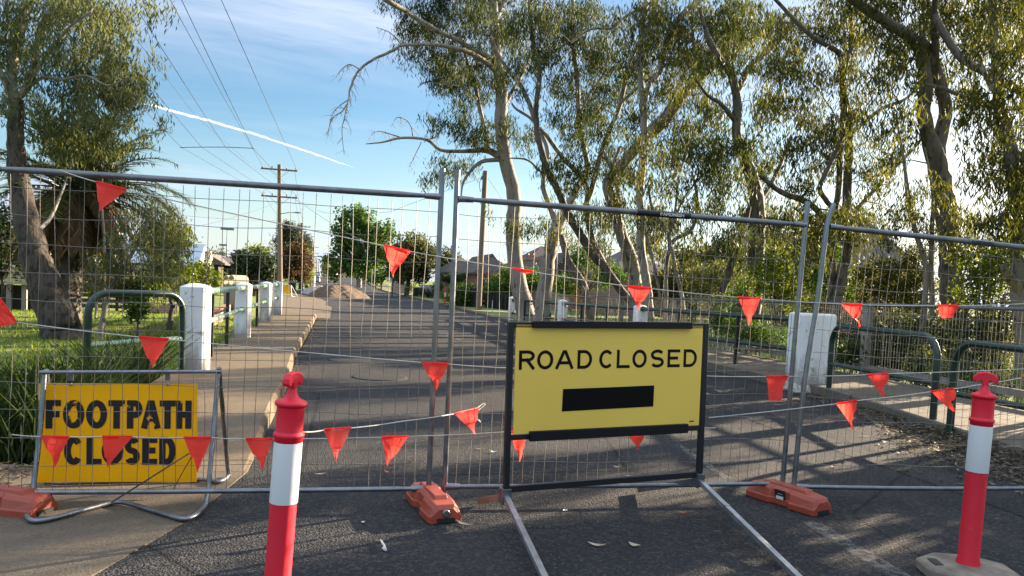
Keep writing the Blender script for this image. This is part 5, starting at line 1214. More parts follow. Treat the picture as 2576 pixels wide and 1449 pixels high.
scrap('fallen_leaf','curled rust red leaf on the asphalt behind the left bollard line','leaf',976,1191,.075,.035,2.8,LEAFR,1.2,LG)
scrap('fallen_leaf','flat pinkish leaf on the asphalt between the flags left of the joint','leaf',806,1196,.085,.03,.4,LEAFPK,.3,LG)
scrap('fallen_leaf','long pale gum leaf lying against the middle fence foot','leaf',1166,1322,.13,.024,-.9,LEAFP,.3,LG)
scrap('fallen_leaf','pale brown leaf inside the legs of the road closed sign, left of two','leaf',1501,1376,.105,.028,-.5,LEAFP,.5,LG)
scrap('fallen_leaf','broad crinkled pale leaf inside the legs of the road closed sign, right of two','leaf',1595,1376,.075,.04,-.9,LEAFP,.6,LG)
scrap('fallen_leaf','small dark red leaf near the right leg of the road closed sign','leaf',1716,1293,.07,.03,-.4,LEAFR,.4,LG)
scrap('fallen_leaf','pale leaf seen below the yellow sign through its frame','leaf',1590,1202,.12,.03,0,LEAFP,.3,LG)
scrap('fallen_leaf','small pale leaf seen at the middle of the frame opening','leaf',1552,1178,.06,.025,-.3,LEAFP,.7,LG)
scrap('fallen_leaf','pale leaf on the asphalt just right of the sign frame','leaf',2480+20,1160,.08,.028,.5,LEAFP,.6,LG)
scrap('fallen_leaf','pale curled leaf on sunlit asphalt behind the right fence panel','leaf',2217,1102,.07,.028,-.8,LEAFP,.8,LG)
scrap('fallen_leaf','tan leaf on the road right of the bent fence post','leaf',2098,1177,.09,.03,.2,LEAFPK,.4,LG)
scrap('paper_scrap','white crumpled scrap on the asphalt left of the sign frame','scrap',1241,1140,.07,.036,-.5,PAPER,.8)
scrap('fallen_leaf','thin pale sliver of leaf beside the white crumpled scrap','leaf',1207,1132,.08,.015,.1,LEAFP,.2,LG)
scrap('star_scrap','tiny white star shaped scrap inside the sign legs','scrap',1422,1288,.035,.022,.3,PAPER,.4)
scrap('pebble_scrap','round white scrap on the shaded asphalt near the middle fence foot','scrap',913,1318,.022,.020,.3,PAPER,.9)
mb = MB(); gk = G(964,1372); q = [G(957,1358,.014), G(962,1366,.016), G(967,1373,.016), G(968,1381,.014)]; mb.tube(q, [.005,.007,.007,.010], 6); mb.tube([G(964,1379,.012), G(971,1383,.012)], [.008,.008], 6)
obj('plastic_clip', mb, PAPER, loc=tuple(gk), label='white bone shaped plastic clip lying on the shaded asphalt', cat='clip')
# ================================================================== STREET BEYOND
# heap of soil across the road
def heap(name, label, cx, cy, rx, ry, h, mat, seed, tone=1.0, rot=0.0):
    rng = np.random.default_rng(seed); n = 56; xs_ = np.linspace(-1.15, 1.15, n); V = []
    ph = rng.uniform(0, 6, 12)
    for j in xs_:
        for i in xs_:
            r_ = math.hypot(i, j); a = math.atan2(j, i)
            rr = r_/(1+.08*math.sin(3*a+ph[0])+.05*math.sin(7*a+ph[1]))
            z = max(0.0, 1-rr)**.80 ; z = min(z, .80+.10*math.sin(4*i+ph[2])*math.cos(3*j+ph[3]))
            nz = .035*math.sin(17*i+ph[4]+3*math.sin(9*j))*math.cos(15*j+ph[5])+.03*math.sin(31*i+ph[6])*math.sin(29*j+ph[7])
            z = (z+nz*min(1, z*4))*h if z > 0 else -.03
            x, y = i*rx, j*ry; x, y = x*math.cos(rot)-y*math.sin(rot), x*math.sin(rot)+y*math.cos(rot)
            V.append((cx+x, cy+y, gz(cy)+z+.004))
    F = [(j*n+i, j*n+i+1, (j+1)*n+i+1, (j+1)*n+i) for j in range(n-1) for i in range(n-1)]
    o = nmesh(name, np.array(V), np.array(F), mat, loc=(cx, cy, 0), smooth=True); return tag(o, label, 'heap')
SOIL = NG('soil'); _a = SOIL.noise(3, 6, .65); SOIL.color(SOIL.ramp(_a, [(.3, (.080,.052,.035)), (.7, (.150,.100,.065))])); SOIL.rough(.95); SOIL.bump(SOIL.noise(9, 6, .7), 1.0, .12)
heap('soil_heap', 'heap of brown soil dumped across the closed road', 0.0, 64.0, 2.55, 2.9, 1.42, SOIL.mat, 2)
GRAVEL = basic('grey gravel', (.30,.28,.255), .95, c2=(.22,.20,.18), scale=4, bump=.6, bscale=30)
heap('gravel_heap', 'long low heap of grey gravel behind the brown soil heap', -1.9, 82, 1.7, 17, .90, GRAVEL, 4, rot=.03)
# utility poles
POLEG = 'utility poles along the left side'
def pole(label, px_b, px_t, py_t, Y, wd, arms, lamp=None, group=POLEG, mat=None, arm_w=2.5):
    b = D(px_b, 745, Y); x0 = b[0]; t = D(px_t, py_t, Y); z0 = gh(x0, Y)-.1
    root = thing('utility_pole', label, 'utility pole', (x0, Y, z0), group)
    mb = MB(); B_, T_ = np.array([x0, Y, z0]), np.array([t[0], Y, t[2]]); mb.tube([B_, B_*.5+T_*.5, T_], [wd*.56, wd*.5, wd*.42], 12); obj('pole', mb, mat or TIMBERPOLE, root)
    out = []
    for z in arms:
        f = (z-z0)/(T_[2]-z0); c = B_*(1-f)+T_*f; mb = MB(); mb.box((c[0], Y-wd*.5-.05, z), (arm_w, .09, .11)); cross = obj('crossarm', mb, TIMBERPOLE, root, bevel=.008)
        mb = MB()
        for s_ in (-1, 1): mb.bar((c[0]+s_*arm_w*.28, Y-wd*.5-.04, z-.02), (c[0], Y-wd*.5-.02, z-.62), .03, .02)
        obj('brace', mb, GALV_OLD, cross); 
        for s_ in ((-.46, -.2, .2, .46)):
            mb = MB(); mb.lathe([(.03,0),(.05,.03),(.03,.07),(.05,.10),(.025,.16)], n=8); mb.xf(Matrix.Translation((c[0]+arm_w*s_, Y-wd*.5-.05, z+.055))); obj('insulator', mb, basic('insulator glaze', (.20,.12,.09), .3) if 'insulator glaze' not in bpy.data.materials else bpy.data.materials['insulator glaze'], cross)
            out.append(Vector((c[0]+arm_w*s_, Y-wd*.5-.05, z+.20)))
    if lamp:
        z, ln = lamp; f = (z-z0)/(T_[2]-z0); c = B_*(1-f)+T_*f; mb = MB(); mb.tube([(c[0], Y-.1, z), (c[0]+ln*.5, Y-.35, z+.12), (c[0]+ln*.8, Y-.5, z+.13)], .03, 6); la = obj('lamp_arm', mb, GALV, root)
        mb = MB(); mb.loft([[(c[0]+x, Y-.5+y*k, z+.13+zz*k) for y, zz in ((-.09,0),(-.06,.06),(.06,.06),(.09,0),(.05,-.04),(-.05,-.04))] for x, k in ((ln*.78,.5),(ln*.85,1),(ln*1.05,1),(ln*1.15,.4))]); obj('lamp_head', mb, GALV, la)
    return root, out
zA = D(705, 428, 56)[2]; zB = D(705, 496, 56)[2]; zL = D(712, 539, 56)[2]
p1, ins = pole('timber utility pole with two crossarms and a street lamp, nearest on the left', 705, 703, 414, 56, .33, (zA, zB), (zL, 1.3))
for i, (pxb, pxt, pyt, Y, lab) in enumerate(((760,759,561,104,'second utility pole on the left, rising above the rusty leaved tree'),(778,776,603,150,'third utility pole on the left, just right of the dark pine'),(791,790,617,196,'fourth utility pole on the left, standing near the parked silver hatchback'),(796,795,648,262,'fifth and smaller utility pole up the left side of the street'),(801,800,658,318,'farthest tiny utility pole at the end of the left row'))):
    zt = D(pxt, pyt, Y)[2]; pole(lab, pxb, pxt, pyt, Y, .32, (zt-.5, zt-2.0) if i < 3 else (zt-.5,), (zt-3, 1.2) if i == 2 else None, arm_w=2.3)
b2 = G(1203,788); pole2 = thing('bare_pole', 'bare grey timber pole standing on the kerbed grass island at the right', 'pole', (b2[0], 41, 0))
tB, tT = np.array([D(1203,788,41)[0], 41, .0]), D(1221,430,41); mb = MB(); mb.tube([tB, tB*.5+tT*.5, tT], [.165,.15,.135], 14); obj('shaft', mb, TIMBERPOLE, pole2)
mb = MB(); c = tB*.03+tT*.97; mb.box(c+np.array([-.16,-.02,-.15]), (.10,.12,.22)); mb.tube([c+np.array([-.2,0,-.1]), c+np.array([-.32,0,-.5]), c+np.array([-.25,-.1,-.95]), c+np.array([-.12,-.1,-.7])], .02, 5); obj('cable_box', mb, GALV_OLD, pole2)
# overhead wires
WM = basic('black cable', (.02,.02,.022), .5)
def vplane(px, py, A, B):
    d = ray(px, py); n_ = np.array([B[1]-A[1], -(B[0]-A[0]), 0.]); t = np.dot(np.array([A[0],A[1],0])-EYEP, n_)/np.dot(d, n_); return EYEP+d*t
def wire(label, pts, r_=.008, sag=0.0, ext=True):
    P = [np.array(p, float) for p in pts]
    if ext: P = [P[0]+(P[0]-P[1])*.55] + P
    Q = []
    for a, b in zip(P, P[1:]):
        for k in range(10): t = k/10; Q.append(a+(b-a)*t+np.array([0,0,-sag*4*t*(1-t)]))
    Q.append(P[-1]); mb = MB(); mb.tube(Q, r_, 5, cap=False); c = Q[len(Q)//2]
    return obj('overhead_wire', mb, WM, loc=tuple(c), label=label, cat='wire', group='overhead wires')
sp = []
lowx = [ins[k] for k in (4,5,6,7)]
for (px, py), (tx, ty), e, lab in (((457,371),(90,0),0,'leftmost overhead wire through the spreader, passing behind the gum leaves'),((507,370),(200,0),1,'second overhead wire from the left through the spreader'),((567,370),(330,0),2,'third overhead wire from the left through the spreader'),((637,373),(457,0),3,'overhead wire through the right end of the spreader')):
    s_ = G(px, py, 7.0) if False else EYEP+ray(px,py)*((7.05-EYE)/ray(px,py)[2]); a = np.array(lowx[e]); t_ = vplane(tx, ty, s_, a); sp.append(s_); wire(lab, [t_, s_, a], .010, .02)
mb = MB(); mb.tube([sp[0]+(sp[0]-sp[1])*.08, sp[1], sp[2], sp[3]+(sp[3]-sp[2])*.03], .016, 6)
spr = obj('wire_spreader', mb, WM, loc=tuple(sp[1]), label='thin spreader bar holding four overhead wires apart above the street', cat='spreader')
up_l, up_r = np.array(ins[0]), np.array(ins[3])
wire('overhead wire to the left end of the top crossarm, rising steeply', [XP(428,0,-5.0), XP(567,253,-5.0), up_l], .010)
wire('overhead wire furthest right, dropping to the right end of the top crossarm', [vplane(557,0,(-3.1,20),up_r), up_r], .010)
wire('faint thin overhead wire sagging below the contrail', [XP(303,47,-6.5), XP(493,293,-6.2), XP(630,413,-6.0), D(700,452,56)], .006)
for i, (a, b, lab) in enumerate((((1032,513),(742,498),'service wire sagging from the nearest left pole across to the bare pole'),((1284,560),(1228,448),'service wire running down right from the bare pole'),((1075,533),(742,500),'thin service wire across the sky above the plane tree'))):
    if i == 1: P = [D(b[0],b[1],41), D(a[0],a[1]-20,52), D(1300,600,60)]
    elif i == 0: P = [D(742,500,56), D(820,535,60), D(960,535,50), D(1032,513,46), D(1216,445,41)]
    else: P = [D(742,502,56), D(900,600,58), D(1000,628,66), D(1130,668,70)]
    Q = catmull(P, 6); mb = MB(); mb.tube(Q, .010, 5, cap=False); obj('overhead_wire', mb, WM, loc=tuple(Q[3]), label=lab, cat='wire', group='overhead wires')
for k, (a, b, Ya, Yb) in enumerate((((742,497),(762,585),56,104),((668,497),(752,587),56,104),((742,432),(764,568),56,104))):
    Q = [D(a[0]*(1-t)+b[0]*t, a[1]*(1-t)+b[1]*t+14*4*t*(1-t), Ya+(Yb-Ya)*t) for t in np.linspace(0,1,9)]; mb = MB(); mb.tube(Q, .011, 5, cap=False)
    obj('overhead_wire', mb, WM, loc=tuple(Q[4]), label=('right hand wire between the first and second utility poles','left hand wire between the first and second utility poles','upper wire between the first and second utility poles')[k], cat='wire', group='overhead wires')
for k, (a, b, Y0, Y1) in enumerate((((762,585),(778,622),104,150),((778,622),(793,635),150,196))):
    Q = [D(a[0]*(1-t)+b[0]*t, a[1]*(1-t)+b[1]*t+6*t*(1-t), Y0+(Y1-Y0)*t) for t in np.linspace(0,1,6)]; mb = MB(); mb.tube(Q, .02, 4, cap=False)
    obj('overhead_wire', mb, WM, loc=tuple(Q[2]), label=('far wire between the second and third utility poles','far wire between the third and fourth utility poles')[k], cat='wire', group='overhead wires')
for a, b, Ya, Yb, lab in (((319,476),(762,572),34,56,'service wire running down from the palm towards the second crossarm'),((361,532),(756,556),36,60,'nearly level service wire across the left panel sky'),((470,575),(700,508),40,56,'service wire rising from the left houses to the nearest utility pole')):
    Q = [D(a[0]*(1-t)+b[0]*t, a[1]*(1-t)+b[1]*t+6*4*t*(1-t), Ya+(Yb-Ya)*t) for t in np.linspace(0,1,9)]; mb = MB(); mb.tube(Q, .010, 5, cap=False); obj('overhead_wire', mb, WM, loc=tuple(Q[4]), label=lab, cat='wire', group='overhead wires')
# fluffy aircraft trail, very far and high
CON = NG('contrail vapour'); CON.color((.95,.95,.97)); CON.rough(1.0)
_tr = CON.n('ShaderNodeBsdfTransparent'); _ms = CON.n('ShaderNodeMixShader'); _lw = CON.n('ShaderNodeLayerWeight'); _lw.inputs[0].default_value = .35
_tl = CON.n('ShaderNodeBsdfTranslucent'); _tl.inputs[0].default_value = (.95,.95,.97,1); _m2 = CON.n('ShaderNodeMixShader'); _m2.inputs[0].default_value = .5; CON.L(CON.b.outputs[0], _m2.inputs[1]); CON.L(_tl.outputs[0], _m2.inputs[2])
CON.L(CON.ramp(CON.math('MULTIPLY', CON.math('SUBTRACT', 1.0, _lw.outputs['Facing']), CON.ramp(CON.noise(.02, 4), [(.3,.55),(.6,1.0)])), [(.10, 0.0), (.9, .42)]), _ms.inputs[0]); CON.L(_tr.outputs[0], _ms.inputs[1]); CON.L(_m2.outputs[0], _ms.inputs[2]); CON.L(_ms.outputs[0], CON.out.inputs[0])
rng = np.random.default_rng(3); P = []; rs = []
for t in np.linspace(0, 1, 60):
    px = 360+530*t; py = 260+162*t-8*math.sin(math.pi*t)+rng.normal(0,.6); Yc = 2600+1400*t; p = D(px, py, Yc); k = depth(p)/CAM_F; P.append(p)
    w_ = (3.8-1.7*t)*min(1, t*10+.35)*min(1, (1-t)*6+.08)*rng.uniform(.82,1.15); rs.append(w_*k)
mb = MB(); mb.tube(P, rs, 10); obj('contrail', mb, CON.mat, loc=tuple(P[30]), label='white aircraft contrail slanting across the blue sky', cat='contrail', kind='stuff')

# ------------------------------------------------------------------ bins, signs, bollard, cars
BING = basic('dark green bin plastic', (.014,.030,.022), .45); LIDY = basic('yellow bin lid', (.55,.45,.09), .45); LIDG = basic('green bin lid', (.06,.16,.05), .45)
def bin_(label, x, y, lid, rot=0.0, z=None):
    z = gz(y)+.12 if z is None else z; root = thing('wheelie_bin', label, 'wheelie bin', (x, y, z), 'wheelie bins'); Mt = Matrix.Translation((x,y,z)) @ Matrix.Rotation(rot, 4, 'Z')
    q = lambda a, b, zz, o=0: [(-a,-b+o,zz),(a,-b+o,zz),(a,b+o,zz),(-a,b+o,zz)]
    mb = MB(); mb.loft([q(.21,.24,.04), q(.27,.31,.90), q(.30,.34,.92), q(.30,.34,.96)]); obj('bin_body', mb.xf(Mt), BING, root, bevel=.02)
    mb = MB(); mb.loft([q(.305,.36,.962), q(.30,.35,1.00), q(.20,.24,1.05)]); obj('lid', mb.xf(Mt), lid, root, bevel=.015)
    for s_ in (-1, 1):
        mb = MB(); mb.tube([(s_*.21,.27,.10),(s_*.27,.27,.10)], .10, 12, smooth=False); obj('wheel', mb.xf(Mt), DARKPOST, root)
    mb = MB(); mb.tube([(-.22,.37,.90),(.22,.37,.90)], .018, 6); obj('handle', mb.xf(Mt), BING, root)
b = D(1045,750,76); bin_('dark green wheelie bin with a yellow lid on the right verge', b[0], 76, LIDY, .2)
b = D(737,735,76); bin_('dark wheelie bin on the left verge right behind the far orange sign', b[0], 76, LIDG, -.1)
b = D(756,727,92); bin_('dark wheelie bin further up the left verge under the rusty tree', b[0], 92, LIDG, .1)
b = D(771,724,106); bin_('smallest dark wheelie bin on the left verge near the white post', b[0], 106, LIDG, .0)
# far A-frame sign
g = D(722, 745, 60); fa = thing('footpath_sign', 'small far off orange A-frame sign on the left beside the pole', 'road sign', (g[0], 60, 0)); x, y = g[0], 60
mb = MB(); mb.box((x-.12,y,.50), (.70,.03,.62), Matrix.Rotation(R(-12), 3, 'X')); obj('sign_panel', mb, ORANGE, fa)
mb = MB()
for s_ in (-1, 1):
    mb.tube([(x+s_*.46-.1,y+.30,0),(x+s_*.38-.1,y+.02,.88),(x+s_*.46-.1,y-.30,0)], .02, 6)
mb.tube([(x-.5,y+.02,.88),(x+.3,y+.02,.88)], .02, 6); mb.tube([(x-.56,y-.3,.02),(x-.3,y-.3,.06),(x-.1,y-.3,.28),(x+.1,y-.3,.06),(x+.36,y-.3,.02)], .02, 6); mb.tube([(x+.36,y+.3,.02),(x+.75,y+.9,.02),(x+.3,y+.1,.86)], .018, 6)
obj('frame', mb, SLEEVE, fa)
# small far bollard
g = G(1119,765,.10); root = thing('traffic_bollard', 'tiny red and white bollard far off on the right path edge', 'bollard', (g[0], g[1], .12), 'red and white T-top bollards'); Mt = Matrix.Translation((g[0], g[1], .12))
mb = MB(); mb.lathe([(.055,.03),(.05,.85),(.05,1.0),(.03,1.05)], n=12); obj('post', mb.xf(Mt), REDP, root); mb = MB(); mb.lathe([(.053,.5),(.053,.8)], n=12); obj('reflective_sleeve', mb.xf(Mt), SLEEVE, root); mb = MB(); mb.lathe([(.26,0),(.24,.06),(.06,.08)], n=8); obj('rubber_base', mb.xf(Mt), DARKPOST, root)
def post_(name, label, px, py, h, Y, r_, mat, blade=None):
    g = D(px, py, Y); z = gz(Y)+.1; root = thing(name, label, 'sign post', (g[0], Y, z)); mb = MB(); mb.tube([(g[0],Y,z),(g[0],Y,z+h)], r_, 8); obj('post', mb, mat, root)
    if blade: mb = MB(); mb.box((g[0]+blade[0], Y-.05, z+blade[1]), (blade[2], .02, blade[3])); obj('sign_blade', mb, SLEEVE, root)
GPOST = basic('green steel post', (.055,.085,.065), .5)
post_('sign_post', 'green sign post on the right kerb with a small white blade', 986, 749, 2.6, 72, .09, GPOST, (-.45, 1.75, .5, .12))
post_('sign_post', 'slender tall pale post on the right verge left of the rounded dark tree', 934, 722, 3.2, 118, .08, GALV)
post_('sign_post', 'short white gate post on the left verge near the bins', 790, 722, 1.9, 112, .14, SLEEVE)
TYRE = basic('tyre rubber', (.015,.015,.016), .8); CGLASS = basic('car glass', (.012,.016,.020), .12)
def car(label, px, Y, paint, rot=0.0, ute=False, L=4.3, zo=0.0):
    g = D(px, 716, Y); z = gz(Y)+.005+zo; root = thing('parked_car', label, 'car', (g[0], Y, z), 'cars up the street'); Mt = Matrix.Translation((g[0], Y, z)) @ Matrix.Rotation(rot, 4, 'Z')
    w_ = .88; sec = lambda y, zz, wd, tp: [(-wd,y,.28),(-wd-.02,y,.55),(-wd,y,zz*.92),(-wd*tp,y,zz),(wd*tp,y,zz),(wd,y,zz*.92),(wd+.02,y,.55),(wd,y,.28)]
    mb = MB()
    hood = .92; h2 = L/2
    mb.loft([sec(-h2,.86,w_*.9,.92), sec(-h2+.12,.98,w_,.94), sec(h2-1.2,.98,w_,.94), sec(h2-.25,.86,w_*.97,.9), sec(h2,.68,w_*.88,.9)], smooth=False); obj('body', mb.xf(Mt), paint, root, bevel=.03)
    y0, y1 = (-h2+.15, h2-1.5) if not ute else (-.2, h2-1.4); cab = lambda y, wd, zz: [(-wd,y,zz),(wd,y,zz)]
    mb = MB(); low = [(-w_*.93,y0,.96),(w_*.93,y0,.96),(w_*.93,y1+.55,.96),(-w_*.93,y1+.55,.96)]; hi = [(-w_*.74,y0+.32,1.47),(w_*.74,y0+.32,1.47),(w_*.74,y1-.25,1.47),(-w_*.74,y1-.25,1.47)]
    mb.loft([low, [tuple(np.array(a)*.12+np.array(b)*.88) for a, b in zip(low, hi)]]); obj('window', mb.xf(Mt), CGLASS, root, bevel=.02)
    mb = MB(); h3 = [(x, y, 1.50) for x, y, _ in hi]; mb.loft([[tuple(np.array(a)*.11+np.array(b)*.89) for a, b in zip(low, hi)], h3])
    for a, b in zip(low, hi): mb.bar(a, b, .10, .07)
    obj('roof', mb.xf(Mt), paint, root, bevel=.02)
    for sx_ in (-1, 1):
        for yy in (-h2+.8, h2-.85):
            mb = MB(); mb.tube([(sx_*.72,yy,.31),(sx_*.89,yy,.31)], .31, 16, smooth=False); wl = obj('wheel', mb.xf(Mt), TYRE, root); mb = MB(); mb.tube([(sx_*.86,yy,.31),(sx_*.905,yy,.31)], .19, 12, smooth=False); obj('rim', mb.xf(Mt), GALV, wl)
        mb = MB(); mb.box((sx_*.74,-h2+.02,.78), (.20,.10,.22)); obj('tail_light', mb.xf(Mt), REDP, root)
    mb = MB(); mb.box((0,-h2-.01,.55), (.40,.04,.13)); obj('number_plate', mb.xf(Mt), SLEEVE, root)
    mb = MB(); mb.box((0,-h2-.0,.37), (1.5,.10,.16)); obj('bumper', mb.xf(Mt), DARKPOST, root)
SILVER = basic('silver car paint', (.42,.44,.47), .3, metal=.5, c2=(.40,.42,.45)); WHITEC = basic('white car paint', (.72,.73,.74), .3)
car('silver hatchback parked behind the gravel heap on the left', 794, 160, SILVER, .0)
car('white sedan parked at the crest of the street on the left', 799, 262, WHITEC, .0)
car('white utility with red tail lights at the crest of the street', 841, 255, WHITEC, -.15, True, 5.0)
car('pale car half hidden under the plane tree on the right', 926, 240, SILVER, 1.4)
# row of work barriers at the crest
mb = MB(); x0 = D(800,700,250)[0]; z = gz(250)
for k in range(9): mb.box((x0+1.1+k*1.4, 248, z+.30), (.28,.28,.6))
bar = thing('work_barrier', 'low orange and white work barrier across the crest of the street', 'barrier', (x0+5, 248, z)); obj('base_block', mb, ORANGE, bar); mb = MB(); mb.box((x0+6.5,248,z+.78), (12.5,.08,.16)); obj('rail', mb, SLEEVE, bar)
mb = MB(); g = D(876,690,275); mb.loft([[(g[0]-2.6,275+s_,z0) for s_, z0 in ((-1,gz(275)+.5),(1,gz(275)+.5),(1,gz(275)+2.6),(-1,gz(275)+2.6))], [(g[0]+2.2,275+s_,z0) for s_, z0 in ((-1,gz(275)+.5),(1,gz(275)+.5),(1,gz(275)+2.4),(-1,gz(275)+2.4))]])
tk = thing('tip_truck', 'yellow tip truck parked at the crest of the street', 'truck', (g[0], 275, gz(275))); obj('tray', mb, basic('yellow truck paint', (.45,.30,.06), .5), tk, bevel=.05)
mb = MB(); mb.box((g[0]+3.3, 275, gz(275)+1.5), (1.8,2.0,2.0)); obj('cab', mb, DARKPOST, tk, bevel=.1)
for xx in (-1.8,-.6,3.2): mb = MB(); mb.tube([(g[0]+xx,273.8,gz(275)+.5),(g[0]+xx,276.2,gz(275)+.5)], .5, 14, smooth=False); obj('wheel', mb, TYRE, tk)
# concrete pipes
root = None
for k, (px, Y, lab) in enumerate(((600,29,'short concrete pipe lying beside the second white post'),(586,30.2,'second concrete pipe lying behind the first one'))):
    g = D(px, 706, Y); z = gh(g[0], Y); mb = MB(); n_ = 24; ax = Vector((.75,.66,0)).normalized(); si = Vector((-ax.y, ax.x, 0)); c = Vector((g[0], Y, g[2])); ro, ri = .20, .155
    ring = lambda r_, o: [tuple(c+ax*o+si*(r_*math.cos(2*math.pi*i/n_))+Vector((0,0,r_*math.sin(2*math.pi*i/n_)))) for i in range(n_)]
    mb.loft([ring(ro,-.6), ring(ro,.6)]) if False else None
    secs = [ring(ro,-.3), ring(ro,.3), ring(ri,.3), ring(ri,-.3), ring(ro,-.3)]; vs = [p for q in secs for p in q]; fs = [(i*n_+j, i*n_+(j+1)%n_, (i+1)*n_+(j+1)%n_, (i+1)*n_+j) for i in range(4) for j in range(n_)]; mb.add(vs, fs, 0, False)
    t_ = thing('concrete_pipe', lab, 'pipe', (c.x, c.y, z), 'concrete pipes'); obj('pipe', mb, CW, t_)
    mb = MB(); mb.box((c.x, c.y, (c.z-ro+z)/2), (.5,.4,max(.05,c.z-ro-z)), Matrix.Rotation(R(41), 3, 'Z')); obj('timber_bearer', mb, GREYW, t_)

# ================================================================== HOUSES
TILE = m_bands('brown roof tiles', (.070,.050,.045), (.030,.023,.022), .18, 2, .85, .5, (.045,.038,.037)); TILE_G = m_bands('grey brown roof tiles', (.115,.095,.090), (.055,.046,.044), .16, 2, .8, .4, (.09,.07,.06))
BRICK = m_brick('red house brick', (.26,.105,.060), (.20,.080,.050), (.30,.27,.23)); BRICKP = m_brick('pale clinker brick', (.30,.16,.105), (.22,.12,.085), (.33,.30,.26))
IRON = m_bands('pale blue grey roofing iron', (.44,.50,.58), (.36,.42,.49), .19, 1, .4, .15, (.50,.52,.54)); CREAM = basic('cream render', (.62,.55,.42), .8, c2=(.55,.48,.37)); WEATHER = m_bands('cream weatherboards', (.42,.36,.25), (.16,.13,.09), .15, 2, .7, .3, (.35,.30,.22))
DARKW = basic('dark stained timber', (.040,.030,.025), .8, c2=(.035,.027,.023), scale=4, stretch=(1,1,.2)); WINF = basic('white window trim', (.60,.60,.57), .5); GLASSD = basic('dark window glass', (.03,.035,.04), .08)
GUT = basic('dark gutter', (.085,.085,.095), .5)
def hip(mb, x0, x1, y0, y1, ze, zr, over=.45, hipx=True, gable=False):
    X0, X1, Y0, Y1 = x0-over, x1+over, y0-over, y1+over
    if hipx:
        ym = (Y0+Y1)/2; ins_ = 0 if gable else min((Y1-Y0)/2, (X1-X0)/2-.05); a, b = (X0+ins_, ym, zr), (X1-ins_, ym, zr)
        mb.add([(X0,Y0,ze),(X1,Y0,ze),(X1,Y1,ze),(X0,Y1,ze),a,b], [(0,1,5,4),(1,2,5),(2,3,4,5),(3,0,4),(3,2,1,0)])
    else:
        xm = (X0+X1)/2; ins_ = 0 if gable else min((X1-X0)/2, (Y1-Y0)/2-.05); a, b = (xm, Y0+ins_, zr), (xm, Y1-ins_, zr)
        mb.add([(X0,Y0,ze),(X1,Y0,ze),(X1,Y1,ze),(X0,Y1,ze),a,b], [(0,1,4),(1,2,5,4),(2,3,5),(3,0,4,5),(3,2,1,0)])
def house(label, boxes, wallm, roofm, wins=(), chim=None, name='brick_house'):
    """boxes: (x0, x1, y0, y1, wall top, ridge, ridge along x?, gable?)"""
    x0 = min(b[0] for b in boxes); y0 = min(b[2] for b in boxes); root = thing(name, label, 'house', ((boxes[0][0]+boxes[0][1])/2, boxes[0][2], gz(boxes[0][2])))
    for b in boxes:
        z0 = gz(b[2])-.1; mb = MB(); mb.box(((b[0]+b[1])/2, (b[2]+b[3])/2, (z0+b[4])/2), (b[1]-b[0], b[3]-b[2], b[4]-z0)); wl = obj('wall', mb, wallm, root)
        mb = MB(); hip(mb, b[0], b[1], b[2], b[3], b[4]+.02, b[5], .45, b[6], b[7]); rf = obj('roof', mb, roofm, root)
        mb = MB(); X0, X1, Y0, Y1 = b[0]-.47, b[1]+.47, b[2]-.47, b[3]+.47
        for p, q in (((X0,Y0),(X1,Y0)),((X0,Y0),(X0,Y1)),((X1,Y0),(X1,Y1))): mb.bar((p[0],p[1],b[4]-.05), (q[0],q[1],b[4]-.05), .10, .14)
        obj('gutter', mb, GUT, rf)
    for (wx, wy, wz, ww, wh, axis) in wins:
        mb = MB(); d = (ww, .10, wh) if axis == 'y' else (.10, ww, wh); mb.box((wx, wy, wz), d); f = obj('window', mb, WINF, root)
        for s_ in (-.25, .25):
            mb = MB(); mb.box((wx+(ww*s_ if axis == 'y' else -.03), wy+(-.03 if axis == 'y' else ww*s_), wz), (ww*.42, .08, wh*.86) if axis == 'y' else (.08, ww*.42, wh*.86)); obj('pane', mb, GLASSD, f)
    if chim:
        cx, cy, cw, z0, z1 = chim; mb = MB(); mb.box((cx, cy, (z0+z1)/2), (cw, cw*.8, z1-z0)); mb.box((cx, cy, z1-.15), (cw+.14, cw*.8+.14, .14)); ch = obj('chimney', mb, BRICKP, root)
        for s_ in (-.2, .2): mb = MB(); mb.lathe([(.10,0),(.11,.2),(.08,.32)], (cx+s_*cw, cy, z1), 10); obj('chimney_pot', mb, TERRA, ch)
    return root
def hx(px, Y): return float(D(px, 720, Y)[0])
Y1 = 70
a0, a1, a2, a3 = hx(1118,Y1), hx(1182,Y1), hx(1215,Y1), hx(1300,Y1)
house('brown tiled brick house behind the bare pole on the right', [(hx(1130,74), hx(1215,74), 74, 84, 2.75, 4.5, True, False), (hx(1196,68), hx(1300,68), 68, 80, 2.70, 4.3, False, False), (hx(1205,71.5), hx(1262,71.5), 71.5, 82, 2.8, 4.7, False, True)], BRICK, TILE,
      [(hx(1222,67.9), 67.96, 1.5, 1.5, 1.5, 'y'), (hx(1170,73.9), 73.96, 1.5, 1.6, 1.4, 'y')])
house('brick house with a square chimney seen between the pale gum trunks', [(hx(1318,56), hx(1480,56), 56, 66, 2.9, 5.1, True, False), (hx(1404,53), hx(1442,53), 53, 60, 3.0, 4.3, False, True)], BRICK, TILE, [(hx(1422,52.9), 52.96, 1.6, .9, 1.2, 'y')], (hx(1331,58), 58, 1.05, 3, float(D(1331,648,58)[2])))
house('long tiled roof house half hidden behind the slender gums', [(hx(1560,46), hx(1690,46), 46, 54, 2.7, 4.6, True, False)], BRICKP, TILE_G, [(hx(1610,45.9), 45.95, 1.5, 1.6, 1.3, 'y')])
